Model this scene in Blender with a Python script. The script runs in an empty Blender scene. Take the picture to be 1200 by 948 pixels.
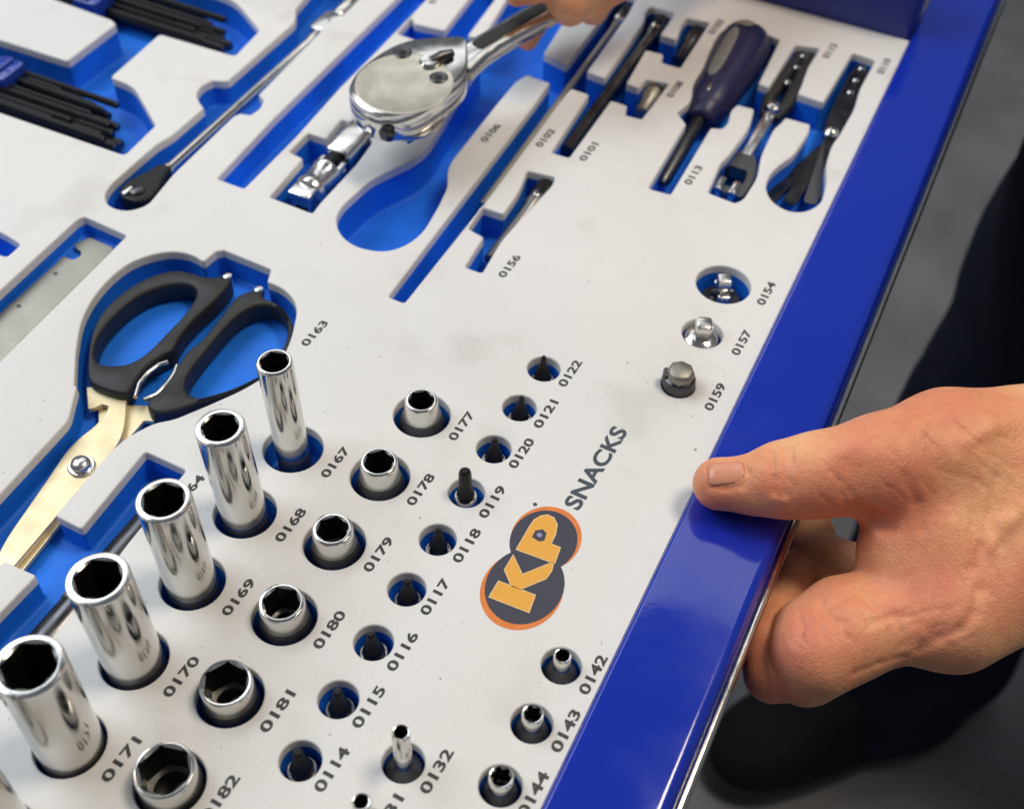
import bpy, bmesh, math, random
import numpy as np
from mathutils import Vector, Matrix
from mathutils.geometry import delaunay_2d_cdt, tessellate_polygon

random.seed(4)
S = 0.001                       # everything below is written in millimetres
scene = bpy.context.scene
col = scene.collection

# ------------------------------------------------------------------ camera
# tray frame: X across the drawer (towards the blue side rail), Y along the rail, Z up, z = 0 is the tray face
FPX, W0, H0 = 1400.0, 1200.0, 948.0
dep, rol, yaw, DIST = math.radians(49.0), math.radians(2.77), math.radians(23.67), 420.0
fw = Vector((0, math.cos(dep), -math.sin(dep))); ri = Vector((1, 0, 0)); up = ri.cross(fw)
cr = ri * math.cos(rol) + up * math.sin(rol)
cu = -ri * math.sin(rol) + up * math.cos(rol)
Mz = Matrix.Rotation(yaw, 3, 'Z')
cr, cu, fw = Mz @ cr, Mz @ cu, Mz @ fw
CAM = -fw * DIST
cam_d = bpy.data.cameras.new('camera'); cam = bpy.data.objects.new('camera', cam_d); col.objects.link(cam)
cam_d.sensor_width = 36.0; cam_d.lens = FPX / W0 * 36.0
cam_d.clip_start = 0.01; cam_d.clip_end = 60.0
m = Matrix((cr, cu, -fw)).transposed().to_4x4(); m.translation = CAM * S
cam.matrix_world = m
cam_d.dof.use_dof = True; cam_d.dof.focus_distance = 0.385; cam_d.dof.aperture_fstop = 11.0
scene.camera = cam

def at(x, y, z=0.0):
    """point of the tray frame at height z seen at photo pixel x, y"""
    v = cr * (x - W0 / 2) - cu * (y - H0 / 2) + fw * FPX
    return CAM + v * ((z - CAM.z) / v.z)
def at2(x, y, z=0.0):
    p = at(x, y, z); return (p.x, p.y)

# ------------------------------------------------------------------ world and lamps (workshop interior; ceiling lamps plus panels added for chrome highlights)
world = bpy.data.worlds.new('World'); scene.world = world; world.use_nodes = True
bg = world.node_tree.nodes['Background']; bg.inputs[0].default_value = (0.80, 0.88, 1.0, 1); bg.inputs[1].default_value = 0.15

def lamp(name, loc, target, sx, sy, power, color):
    d = bpy.data.lights.new(name, 'AREA'); d.shape = 'RECTANGLE'; d.size = sx; d.size_y = sy
    d.energy = power; d.color = color
    o = bpy.data.objects.new(name, d); col.objects.link(o); o.location = loc
    o.rotation_euler = (Vector(target) - Vector(loc)).to_track_quat('-Z', 'Y').to_euler()
    return o
lamp('area_lamp', (-0.98, -0.06, 1.00), (-0.05, 0.08, 0.0), 1.0, 0.7, 10.6, (0.84, 0.92, 1.0))
lamp('area_lamp', (-0.02, 1.10, 1.60), (-0.02, 1.10, 0.0), 1.1, 0.26, 1.10, (1.0, 0.98, 0.95))
lamp('area_lamp', (-1.20, 0.98, 1.60), (-1.20, 0.98, 0.0), 1.1, 1.0, 6.0, (0.96, 0.98, 1.0))  # added unseen panel, brightens socket rims and scissor blades
lamp('area_lamp', (-1.30, 2.30, 1.60), (-1.30, 2.30, 0.0), 1.6, 1.2, 7.5, (0.97, 0.98, 1.0))  # added unseen panel, gives the large ratchet's top its bright reflection
lamp('area_lamp', (0.55, 0.42, 1.50), (0.12, 0.0, 0.0), 0.5, 0.4, 13.5, (1.0, 0.86, 0.70))

vs = scene.view_settings
vs.view_transform = 'Standard'; vs.look = 'None'; vs.gamma = 1.0; vs.use_curve_mapping = False; vs.exposure = 0.07
scene.cycles.max_bounces = 10; scene.cycles.glossy_bounces = 6
scene.cycles.use_denoising = True

# ------------------------------------------------------------------ materials
def srgb(r, g, b):
    f = lambda c: ((c / 255) / 12.92) if c / 255 <= 0.04045 else (((c / 255) + 0.055) / 1.055) ** 2.4
    return (f(r), f(g), f(b))
def mat(name, base, rough=0.5, metal=0.0, var=0.0, vscale=60.0, bump=0.0, bscale=400.0, rvar=0.0, spec=0.5,
        coat=0.0, sss=0.0, col2=None, detail=4.0):
    mm = bpy.data.materials.new(name); mm.use_nodes = True
    nt = mm.node_tree; b = nt.nodes['Principled BSDF']
    b.inputs['Base Color'].default_value = (*base, 1)
    b.inputs['Roughness'].default_value = rough; b.inputs['Metallic'].default_value = metal
    b.inputs['Specular IOR Level'].default_value = spec
    b.inputs['Coat Weight'].default_value = coat; b.inputs['Coat Roughness'].default_value = 0.06
    tc = nt.nodes.new('ShaderNodeTexCoord')
    if var or col2:
        n = nt.nodes.new('ShaderNodeTexNoise'); n.inputs['Scale'].default_value = vscale; n.inputs['Detail'].default_value = detail
        nt.links.new(tc.outputs['Object'], n.inputs['Vector'])
        r = nt.nodes.new('ShaderNodeValToRGB')
        c2 = col2 if col2 else tuple(c * (1 - var) for c in base)
        r.color_ramp.elements[0].position = 0.32; r.color_ramp.elements[1].position = 0.68
        r.color_ramp.elements[0].color = (*c2, 1); r.color_ramp.elements[1].color = (*base, 1)
        nt.links.new(n.outputs['Fac'], r.inputs[0]); nt.links.new(r.outputs[0], b.inputs['Base Color'])
    if rvar:
        n = nt.nodes.new('ShaderNodeTexNoise'); n.inputs['Scale'].default_value = vscale * 1.7; n.inputs['Detail'].default_value = 5
        nt.links.new(tc.outputs['Object'], n.inputs['Vector'])
        mr = nt.nodes.new('ShaderNodeMapRange'); mr.inputs[1].default_value = 0.3; mr.inputs[2].default_value = 0.7
        mr.inputs[3].default_value = max(0.02, rough - rvar); mr.inputs[4].default_value = rough + rvar
        nt.links.new(n.outputs['Fac'], mr.inputs[0]); nt.links.new(mr.outputs[0], b.inputs['Roughness'])
    if bump:
        n = nt.nodes.new('ShaderNodeTexNoise'); n.inputs['Scale'].default_value = bscale; n.inputs['Detail'].default_value = 3
        nt.links.new(tc.outputs['Object'], n.inputs['Vector'])
        bp = nt.nodes.new('ShaderNodeBump'); bp.inputs['Strength'].default_value = bump; bp.inputs['Distance'].default_value = 0.001
        nt.links.new(n.outputs['Fac'], bp.inputs['Height']); nt.links.new(bp.outputs[0], b.inputs['Normal'])
    if sss:
        b.inputs['Subsurface Weight'].default_value = sss
        b.inputs['Subsurface Radius'].default_value = (0.006, 0.002, 0.001); b.inputs['Subsurface Scale'].default_value = 0.6
    return mm
M = {}
M['white'] = None
M['blue'] = mat('blue_foam', (0.012, 0.20, 0.90), 0.55, var=0.34, vscale=38, bump=0.22, bscale=620, spec=0.3, detail=9)
M['rail'] = mat('blue_gloss_paint', (0.005, 0.027, 0.39), 0.11, bump=0.03, bscale=170, rvar=0.07, coat=0.6, vscale=30)
M['railin'] = mat('blue_paint', (0.012, 0.022, 0.22), 0.35, bump=0.02, bscale=150)
M['chrome'] = mat('polished_chrome', (0.66, 0.65, 0.62), 0.15, 1.0, bump=0.015, bscale=300, rvar=0.07, vscale=120)
M['satin'] = mat('satin_chrome', (0.70, 0.69, 0.66), 0.24, 1.0, bump=0.02, bscale=500, rvar=0.06, vscale=120)
M['dullshade'] = mat('dull_steel_and_base_shade', (0.17, 0.17, 0.175), 0.40, 1.0, bump=0.05, bscale=900, rvar=0.05, vscale=120)  # dull tool steel; on socket bases its dark tone stands in for shade
M['cover'] = mat('warm_satin_steel', (0.62, 0.58, 0.48), 0.38, 1.0, var=0.30, vscale=110, rvar=0.12, bump=0.06, bscale=420, detail=9)
M['steel'] = mat('brushed_steel', (0.38, 0.37, 0.315), 0.5, 1.0, var=0.16, vscale=70, bump=0.04, bscale=600, rvar=0.06)
M['gun'] = mat('dark_steel', (0.10, 0.10, 0.105), 0.30, 1.0, var=0.2, vscale=90, rvar=0.08)
M['gold'] = mat('straw_tinted_blade_steel', (0.80, 0.69, 0.44), 0.50, 0.75, var=0.14, vscale=70, rvar=0.08, bump=0.04, bscale=500)
M['black'] = mat('black_oxide', (0.007, 0.007, 0.008), 0.42, bump=0.05, bscale=900, spec=0.3, rvar=0.08, vscale=150)
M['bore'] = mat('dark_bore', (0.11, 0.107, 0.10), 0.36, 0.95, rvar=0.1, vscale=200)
M['plastic'] = mat('black_handle_plastic', (0.022, 0.022, 0.023), 0.48, bump=0.25, bscale=2600, var=0.25, vscale=180)
M['navy'] = mat('navy_handle_plastic', (0.018, 0.018, 0.075), 0.42, bump=0.05, bscale=1500, var=0.2, vscale=120)
M['greygrip'] = mat('grey_rubber_insert', (0.23, 0.23, 0.22), 0.6, bump=0.1, bscale=1500, var=0.15, vscale=200)
M['grip'] = mat('black_rubber_grip', (0.008, 0.008, 0.009), 0.6, bump=0.2, bscale=2500)
M['ink'] = mat('black_print', (0.055, 0.054, 0.053), 0.6, var=0.45, vscale=900)
M['slate'] = mat('slate_print', (0.055, 0.075, 0.10), 0.6, var=0.15, vscale=900)
M['logod'] = mat('dark_navy_print', (0.042, 0.046, 0.072), 0.45, var=0.12, vscale=700)
M['orange'] = mat('orange_print', srgb(232, 132, 58), 0.5, var=0.15, vscale=200)
M['amber'] = mat('amber_print', srgb(236, 172, 66), 0.5, var=0.06, vscale=500)
M['cream'] = mat('cream_print', srgb(238, 206, 150), 0.5, var=0.1, vscale=500)
M['lilac'] = mat('lilac_print', srgb(150, 140, 190), 0.5, var=0.1, vscale=900)
M['alu'] = mat('polished_aluminium', (0.78, 0.75, 0.69), 0.16, 1.0, rvar=0.06, vscale=120)
M['rubber'] = mat('dark_rubber_seal', (0.012, 0.012, 0.013), 0.5, bump=0.05)
M['clear'] = mat('blue_clip_plastic', (0.02, 0.06, 0.42), 0.12, var=0.3, vscale=80, coat=0.5)
M['floor'] = mat('grey_floor_paint', (0.21, 0.21, 0.215), 0.5, var=0.3, vscale=9, bump=0.05, bscale=60, rvar=0.12)
M['trouser'] = mat('navy_work_cloth', (0.015, 0.017, 0.034), 0.9, var=0.3, vscale=40, bump=0.5, bscale=900, spec=0.15)
M['shoe'] = mat('black_leather', (0.006, 0.006, 0.007), 0.75, bump=0.1, bscale=300, spec=0.25)
M['sole'] = mat('black_sole', (0.012, 0.012, 0.013), 0.30)
M['nail'] = mat('thumb_nail', srgb(224, 150, 120), 0.27, var=0.08, vscale=300, sss=0.1)

def skin_mat():
    mm = bpy.data.materials.new('skin'); mm.use_nodes = True
    nt = mm.node_tree; b = nt.nodes['Principled BSDF']; L = nt.links.new
    tc = nt.nodes.new('ShaderNodeTexCoord')
    n1 = nt.nodes.new('ShaderNodeTexNoise'); n1.inputs['Scale'].default_value = 26; n1.inputs['Detail'].default_value = 5
    n2 = nt.nodes.new('ShaderNodeTexNoise'); n2.inputs['Scale'].default_value = 420; n2.inputs['Detail'].default_value = 3
    L(tc.outputs['Object'], n1.inputs['Vector']); L(tc.outputs['Object'], n2.inputs['Vector'])
    r = nt.nodes.new('ShaderNodeValToRGB'); e = r.color_ramp.elements
    e[0].position = 0.30; e[0].color = (*srgb(224, 142, 108), 1)
    e[1].position = 0.72; e[1].color = (*srgb(246, 192, 142), 1)
    k = e.new(0.5); k.color = (*srgb(238, 168, 122), 1)
    L(n1.outputs['Fac'], r.inputs[0])
    mx = nt.nodes.new('ShaderNodeMix'); mx.data_type = 'RGBA'; mx.blend_type = 'MULTIPLY'; mx.inputs[0].default_value = 0.14
    r2 = nt.nodes.new('ShaderNodeValToRGB'); r2.color_ramp.elements[0].position = 0.35; r2.color_ramp.elements[1].position = 0.6
    r2.color_ramp.elements[0].color = (0.62, 0.5, 0.45, 1)
    L(n2.outputs['Fac'], r2.inputs[0]); L(r.outputs[0], mx.inputs[6]); L(r2.outputs[0], mx.inputs[7]); at_ = nt.nodes.new('ShaderNodeAttribute'); at_.attribute_name = 'flush'
    m2 = nt.nodes.new('ShaderNodeMix'); m2.data_type = 'RGBA'; m2.blend_type = 'MIX'; m2.inputs[7].default_value = (*srgb(222, 126, 102), 1)
    n5 = nt.nodes.new('ShaderNodeTexNoise'); n5.inputs['Scale'].default_value = 75; n5.inputs['Detail'].default_value = 8
    L(tc.outputs['Object'], n5.inputs['Vector'])
    mr = nt.nodes.new('ShaderNodeMapRange'); mr.inputs[1].default_value = .48; mr.inputs[2].default_value = .72; mr.inputs[4].default_value = .45
    L(n5.outputs['Fac'], mr.inputs[0])
    sm = nt.nodes.new('ShaderNodeMath'); sm.operation = 'ADD'; sm.use_clamp = True
    L(at_.outputs['Fac'], sm.inputs[0]); L(mr.outputs[0], sm.inputs[1]); L(sm.outputs[0], m2.inputs[0]); L(mx.outputs[2], m2.inputs[6]); L(m2.outputs[2], b.inputs['Base Color'])
    v = nt.nodes.new('ShaderNodeTexVoronoi'); v.inputs['Scale'].default_value = 1100
    L(tc.outputs['Object'], v.inputs['Vector'])
    w = nt.nodes.new('ShaderNodeTexNoise'); w.inputs['Scale'].default_value = 170; w.inputs['Detail'].default_value = 6
    L(tc.outputs['Object'], w.inputs['Vector'])
    ad = nt.nodes.new('ShaderNodeMath'); ad.operation = 'MULTIPLY_ADD'; ad.inputs[1].default_value = 0.35
    L(v.outputs['Distance'], ad.inputs[0]); L(w.outputs['Fac'], ad.inputs[2])
    bp = nt.nodes.new('ShaderNodeBump'); bp.inputs['Strength'].default_value = 0.30; bp.inputs['Distance'].default_value = 0.0013
    L(ad.outputs[0], bp.inputs['Height']); L(bp.outputs[0], b.inputs['Normal'])
    b.inputs['Roughness'].default_value = 0.48; b.inputs['Specular IOR Level'].default_value = 0.35
    b.inputs['Subsurface Weight'].default_value = 0.22
    b.inputs['Subsurface Radius'].default_value = (0.008, 0.003, 0.0015); b.inputs['Subsurface Scale'].default_value = 0.5
    return mm
M['skin'] = skin_mat()
def foam_mat():
    mm = bpy.data.materials.new('white_foam_face'); mm.use_nodes = True
    nt = mm.node_tree; b = nt.nodes['Principled BSDF']; L = nt.links.new
    tc = nt.nodes.new('ShaderNodeTexCoord')
    def noise(sc, det, lo, hi, ca, cb):
        n = nt.nodes.new('ShaderNodeTexNoise'); n.inputs['Scale'].default_value = sc; n.inputs['Detail'].default_value = det
        L(tc.outputs['Object'], n.inputs['Vector'])
        r = nt.nodes.new('ShaderNodeValToRGB'); e = r.color_ramp.elements
        e[0].position = lo; e[1].position = hi; e[0].color = (*ca, 1); e[1].color = (*cb, 1)
        L(n.outputs['Fac'], r.inputs[0]); return n, r
    def mul(x, y):
        m_ = nt.nodes.new('ShaderNodeMix'); m_.data_type = 'RGBA'; m_.blend_type = 'MULTIPLY'; m_.inputs[0].default_value = 1.0
        L(x, m_.inputs[6]); L(y, m_.inputs[7]); return m_.outputs[2]
    _, base = noise(9, 9, .3, .7, (.735, .728, .712), (.80, .788, .765))
    _, smudge = noise(31, 10, .30, .44, (.90, .89, .88), (1, 1, 1))
    n3, grain = noise(1500, 2, .3, .7, (.94, .94, .94), (1, 1, 1))
    _, dots = noise(420, 1, .20, .22, (.72, .71, .70), (1, 1, 1))
    L(mul(mul(mul(base.outputs[0], smudge.outputs[0]), grain.outputs[0]), dots.outputs[0]), b.inputs['Base Color'])
    bp = nt.nodes.new('ShaderNodeBump'); bp.inputs['Strength'].default_value = .12; bp.inputs['Distance'].default_value = .001
    L(n3.outputs['Fac'], bp.inputs['Height']); L(bp.outputs[0], b.inputs['Normal'])
    b.inputs['Roughness'].default_value = .5; b.inputs['Specular IOR Level'].default_value = .4
    return mm
M['white'] = foam_mat()

# ------------------------------------------------------------------ object helpers
def link(o, parent=None):
    col.objects.link(o)
    if parent is not None: o.parent = parent
    return o
def tag(o, label=None, cat=None, group=None, kind=None):
    if label: o['label'] = label
    if cat: o['category'] = cat
    if group: o['group'] = group
    if kind: o['kind'] = kind
    return o
def thing(name, label, cat, loc=(0, 0, 0), group=None, mat3=None):
    o = bpy.data.objects.new(name, None); o.empty_display_size = 0.01
    mw = (mat3.to_4x4() if mat3 is not None else Matrix.Identity(4)); mw.translation = Vector(loc) * S
    o.matrix_world = mw
    link(o); return tag(o, label, cat, group)
def axis_frame(a, b):
    """rotation whose X runs from a to b, Z stays as upright as it can"""
    x = (Vector(b) - Vector(a)).normalized(); y = Vector((0, 0, 1)).cross(x).normalized(); z = x.cross(y)
    return Matrix((x, y, z)).transposed()

class G:
    """collects loops of vertices (millimetres) and links them as ONE mesh object"""
    def __init__(s): s.v, s.f = [], []
    def ring(s, pts):
        i = len(s.v); s.v += [tuple(p) for p in pts]; return list(range(i, i + len(pts)))
    def loft(s, rings, cap0=True, cap1=True):
        ids = [s.ring(r) for r in rings]; n = len(ids[0])
        for a, b in zip(ids, ids[1:]):
            for k in range(n): s.f.append((a[k], a[(k + 1) % n], b[(k + 1) % n], b[k]))
        if cap0: s.f.append(tuple(reversed(ids[0])))
        if cap1: s.f.append(tuple(ids[-1]))
        return s
    def lathe(s, prof, n=40, axis='z', c=(0, 0, 0), cap0=True, cap1=True):
        R = []
        for r, h in prof:
            ring = []
            for k in range(n):
                t = 2 * math.pi * k / n; u, w = r * math.cos(t), r * math.sin(t)
                p = {'z': (u, w, h), 'x': (h, u, w), 'y': (w, h, u)}[axis]
                ring.append((p[0] + c[0], p[1] + c[1], p[2] + c[2]))
            R.append(ring)
        return s.loft(R, cap0, cap1)
    def rbox(s, x0, x1, y0, y1, z0, z1, r=1.0, ch=0.6, n=4, axis='z'):
        def rr(ins):
            pts = []; a0, a1, b0, b1 = x0 + ins, x1 - ins, y0 + ins, y1 - ins
            q = max(0.05, min(r, (a1 - a0) / 2 - .01, (b1 - b0) / 2 - .01))
            for cx, cy, st in ((a1 - q, b1 - q, 0), (a0 + q, b1 - q, 90), (a0 + q, b0 + q, 180), (a1 - q, b0 + q, 270)):
                for k in range(n + 1):
                    t = math.radians(st + 90 * k / n); pts.append((cx + q * math.cos(t), cy + q * math.sin(t)))
            return pts
        prof = [(ch, z0), (ch * .3, z0 + ch * .3), (0, z0 + ch), (0, z1 - ch), (ch * .3, z1 - ch * .3), (ch, z1)]
        f = {'z': lambda p, z: (p[0], p[1], z), 'x': lambda p, z: (z, p[0], p[1]), 'y': lambda p, z: (p[1], z, p[0])}[axis]
        return s.loft([[f(p, z) for p in rr(i)] for i, z in prof])
    def prism(s, poly, z0, z1, ch=0.5):
        poly = ccw(poly); ins = [offset(poly, -ch), offset(poly, -ch * .3)]
        rings = [(ins[0], z0), (ins[1], z0 + ch * .3), (poly, z0 + ch), (poly, z1 - ch), (ins[1], z1 - ch * .3), (ins[0], z1)]
        ids = [s.ring([(p[0], p[1], z) for p in r]) for r, z in rings]; n = len(poly)
        for a, b in zip(ids, ids[1:]):
            for k in range(n): s.f.append((a[k], a[(k + 1) % n], b[(k + 1) % n], b[k]))
        c0 = s.ring([(p[0], p[1], z0) for p in ins[0]]); c1 = s.ring([(p[0], p[1], z1) for p in ins[0]])
        for t in tessellate_polygon([[Vector((p[0], p[1], 0)) for p in ins[0]]]):
            s.f.append(tuple(c1[k] for k in t)); s.f.append(tuple(c0[k] for k in reversed(t)))
        return s
    def tube(s, pts, rad, n=16, caps=True):
        pts = [Vector(p) for p in pts]; rad = rad if isinstance(rad, (list, tuple)) else [rad] * len(pts)
        R = []; last = None
        for i, p in enumerate(pts):
            t = (pts[min(i + 1, len(pts) - 1)] - pts[max(i - 1, 0)]).normalized()
            u = (last - t * last.dot(t)) if last is not None else t.cross(Vector((0.13, 0.21, 1)))
            u.normalize(); last = u; w = t.cross(u)
            R.append([tuple(p + (u * math.cos(2 * math.pi * k / n) + w * math.sin(2 * math.pi * k / n)) * rad[i]) for k in range(n)])
        return s.loft(R, caps, caps)
    def build(s, name, material, parent=None, smooth=38, normals=True):
        me = bpy.data.meshes.new(name)
        me.from_pydata([(a * S, b * S, c * S) for a, b, c in s.v], [], s.f)
        if normals:
            bm = bmesh.new(); bm.from_mesh(me); bmesh.ops.recalc_face_normals(bm, faces=bm.faces); bm.to_mesh(me); bm.free()
        for mm in (material if isinstance(material, (list, tuple)) else [material]): me.materials.append(mm)
        if smooth:
            me.polygons.foreach_set('use_smooth', [True] * len(me.polygons)); me.set_sharp_from_angle(angle=math.radians(smooth))
        me.update()
        return link(bpy.data.objects.new(name, me), parent)

# ---- polygons
def area(p): return sum(p[i - 1][0] * p[i][1] - p[i][0] * p[i - 1][1] for i in range(len(p))) / 2
def ccw(p): return list(p) if area(p) > 0 else list(reversed(p))
def offset(p, d):
    """grow a CCW polygon by d"""
    n = len(p); out = []
    for i in range(n):
        a, b, c = Vector(p[i - 1]), Vector(p[i]), Vector(p[(i + 1) % n])
        e1, e2 = (b - a), (c - b)
        if e1.length < 1e-6 or e2.length < 1e-6: out.append(tuple(b)); continue
        e1.normalize(); e2.normalize()
        n1, n2 = Vector((e1.y, -e1.x)), Vector((e2.y, -e2.x))
        m_ = n1 + n2; l = m_.length
        if l < 1e-4: out.append(tuple(b + n1 * d)); continue
        m_ /= l; k = d / max(0.45, m_.dot(n1)); out.append(tuple(b + m_ * k))
    return out
def fillet(p, r, seg=4):
    n = len(p); out = []
    for i in range(n):
        a, b, c = Vector(p[i - 1]), Vector(p[i]), Vector(p[(i + 1) % n])
        u, w = (a - b), (c - b); lu, lw = u.length, w.length; u.normalize(); w.normalize()
        ang = u.angle(w, math.pi)
        if ang > math.radians(176): out.append(tuple(b)); continue
        t = min((r if ang < math.radians(142) else 60.0) / math.tan(ang / 2), lu * .48, lw * .48)
        for k in range(seg + 1):
            s_ = k / seg
            q = (b + u * t) * (1 - s_) ** 2 + b * 2 * s_ * (1 - s_) + (b + w * t) * s_ ** 2
            out.append(tuple(q))
    return out
def chaikin(p, it=2):
    for _ in range(it):
        q = []
        for i in range(len(p)):
            a, b = p[i], p[(i + 1) % len(p)]
            q += [(a[0] * .75 + b[0] * .25, a[1] * .75 + b[1] * .25), (a[0] * .25 + b[0] * .75, a[1] * .25 + b[1] * .75)]
        p = q
    return p
def circle(c, r, n=40): return [(c[0] + r * math.cos(2 * math.pi * k / n), c[1] + r * math.sin(2 * math.pi * k / n)) for k in range(n)]
def inside(pt, polys):
    x, y = pt; odd = False
    for p in polys:
        j = p[-1]
        for q in p:
            if (q[1] > y) != (j[1] > y) and x < (j[0] - q[0]) * (y - q[1]) / (j[1] - q[1]) + q[0]: odd = not odd
            j = q
    return odd
def fill(polys):
    """triangulate an even-odd region; returns verts, tris"""
    vs_, es = [], []
    for p in polys:
        i = len(vs_); vs_ += [Vector(q) for q in p]; es += [(i + k, i + (k + 1) % len(p)) for k in range(len(p))]
    v, e, f, *_ = delaunay_2d_cdt(vs_, es, [], 0, 1e-5)
    T = np.array([[tuple(v[k]) for k in t] for t in f]); c = T.mean(axis=1)
    odd = np.zeros(len(c), bool)
    for p in polys:
        P_ = np.array(p); Q_ = np.roll(P_, 1, axis=0)
        for (x1, y1), (x2, y2) in zip(P_, Q_):
            if y1 == y2: continue
            hit = ((y1 > c[:, 1]) != (y2 > c[:, 1])) & (c[:, 0] < (x2 - x1) * (c[:, 1] - y1) / (y2 - y1) + x1)
            odd ^= hit
    return [tuple(q) for q in v], [tuple(f[k]) for k in range(len(f)) if odd[k]]

# ------------------------------------------------------------------ setting: floor
g = G(); g.f.append(tuple(g.ring([(-3000, -3000, -750), (3000, -3000, -750), (3000, 6000, -750), (-3000, 6000, -750)])))
tag(g.build('floor', M['floor'], smooth=0), 'dark grey painted workshop floor', kind='structure')

# ------------------------------------------------------------------ drawer
X0, X1, Y0, Y1 = -420.0, 70.1, -300.0, 299.6         # foam tray footprint
RX0, RX1 = 70.4, 102.6                               # blue side rail
drawer = thing('tool_drawer', 'glossy blue metal tool drawer with a wide side rail and polished edge trim', 'drawer', (85, 0, -60))
def prof_rail():
    p = []
    for k in range(6): t = math.radians(180 - 90 * k / 5); p.append((RX0 + 1.6 + 1.6 * math.cos(t), 2.2 - 1.6 + 1.6 * math.sin(t)))
    p += [(80, 2.35), (90, 2.38)]
    for k in range(8): t = math.radians(90 - 90 * k / 7); p.append((RX1 - 4 + 4 * math.cos(t), 2.2 - 4 + 4 * math.sin(t)))
    p += [(RX1, -9), (RX1 - 1.2, -10), (RX1 - 1.2, -70), (RX1 - 4, -70), (RX1 - 4, -8), (RX0 + 3, -8), (RX0 + 3, -62), (RX0, -62)]
    return p
pr = prof_rail()
def sweep(prof, ys, org=(85, 0, -60)):
    g = G(); g.loft([[(x - org[0], y - org[1], z - org[2]) for x, z in prof] for y in ys]); return g
sweep(pr, [-330 + 42 * k for k in range(23)]).build('side_rail', M['rail'], drawer, 30)
tr = [(RX1 + 1.3 + 1.7 * math.cos(t), -10.0 + 1.7 * math.sin(t)) for t in [2 * math.pi * k / 14 for k in range(14)]]
sweep(tr, [-330, 0, 300, 640]).build('edge_trim', M['alu'], drawer)
sl = [(RX1 - 1.1, -10.4), (RX1 + 1.2, -11.2), (RX1 + 1.8, -15), (RX1 + 1.2, -19), (RX1 - 1.1, -19)]
sweep(sl, [-330, 640]).build('rubber_seal', M['rubber'], drawer, 0)
g = G(); g.rbox(X0 - 85, RX0 - 0.6 - 85, Y1 + 0.6, Y1 + 30, -2, 97, 2, 1.2); g.build('far_wall', M['railin'], drawer)
g = G(); g.rbox(X0 - 85, RX0 - 85 + 2, Y0 - 10, Y1 + 0.4, 0, 6, 1, .5); g.build('bottom_panel', M['railin'], drawer)

# ------------------------------------------------------------------ foam tray with its pockets
WT, BV = 3.9, 0.7          # white layer, rounded edge
tray = thing('foam_tray', 'white faced blue foam tool tray with cut pockets and printed numbers, filling the drawer', 'tool tray', (0, 0, -30))
TO = Vector((0, 0, 30))     # tray origin is 30 mm below its face
PK = []                     # (outline, depth, name)
def pocket(pts, depth, r=1.8, smooth=0):
    p = [at2(*q) for q in pts]
    p = chaikin(p, smooth) if smooth else fillet(p, r)
    PK.append((ccw(p), depth))
# hex key pocket, upper left
pocket([(232, -14), (274, -1), (304, 36), (275, 66), (187, 40), (129, 91), (156, 101), (182, 147), (146, 182), (0, 132), (-90, 101),
        (-90, 17), (0, 47), (79, 72), (136, 29), (132, 24), (60, -2), (-30, -34), (-30, -100)], 17, 2.2)
# long reach ratchet
pocket([(122, 229), (126, 240), (136, 245), (149, 247), (163, 244), (174, 239), (184, 227), (203, 204), (274, 136), (282, 133), (293, 135), (304, 128), (309, 118),
        (303, 111), (376, 37), (379, 29), (400, 19), (409, 12), (440, -22), (380, -28), (356, 0), (346, 12), (347, 20), (345, 27), (268, 94.5), (262, 95.5),
        (249, 94.5), (237, 100), (230, 109), (232, 118), (239, 127), (200.5, 160), (184, 169), (150.6, 198), (130, 216)], 13, 1.2)
# steel plate pocket and its small neighbour at the left edge
pocket([(91, 257), (99, 254), (148.5, 276), (-80, 502), (-80, 414)], 9, 1.6)
pocket([(-80, 243), (0, 271), (24, 286.5), (8, 301), (-80, 274)], 14, 1.6)
# scissors pocket joined to the dark bar's pocket by a finger gap
pocket([(87, 451), (89, 412), (94, 379), (106, 353), (127, 327), (151, 308), (174.5, 299), (198, 294.5), (217, 296), (231, 301.5), (238, 307), (253, 294.5), (262, 293),
        (317.5, 315.5), (313, 330), (330.5, 337), (344.6, 351), (348, 365), (342, 393), (335, 412), (322, 432), (302, 446), (281, 458), (245, 474), (203, 491.5), (181, 495),
        (142, 515), (64, 604), (95, 620), (170, 529), (218, 551), (167, 612), (139, 650), (86, 716), (60, 747), (-10, 830), (-80, 905), (-80, 800), (43, 674), (5, 657),
        (-80, 742), (-80, 662), (0, 579), (77, 496), (81, 489), (90, 453)], 13, 1.3)
# long empty slot
pocket([(254.5, 209.5), (286, 221), (347, 160), (399, 102), (445, 56), (499, 0), (524, -26), (490, -28), (463.5, 0), (320, 140)], 15, 1.2)
# swivel adapter pocket
pocket([(316, 231), (366, 250), (375, 238), (418, 192), (437, 166), (427, 148), (400, 140), (382, 163), (361, 156), (339, 178), (355, 186)], 15, 1.0)
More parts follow.
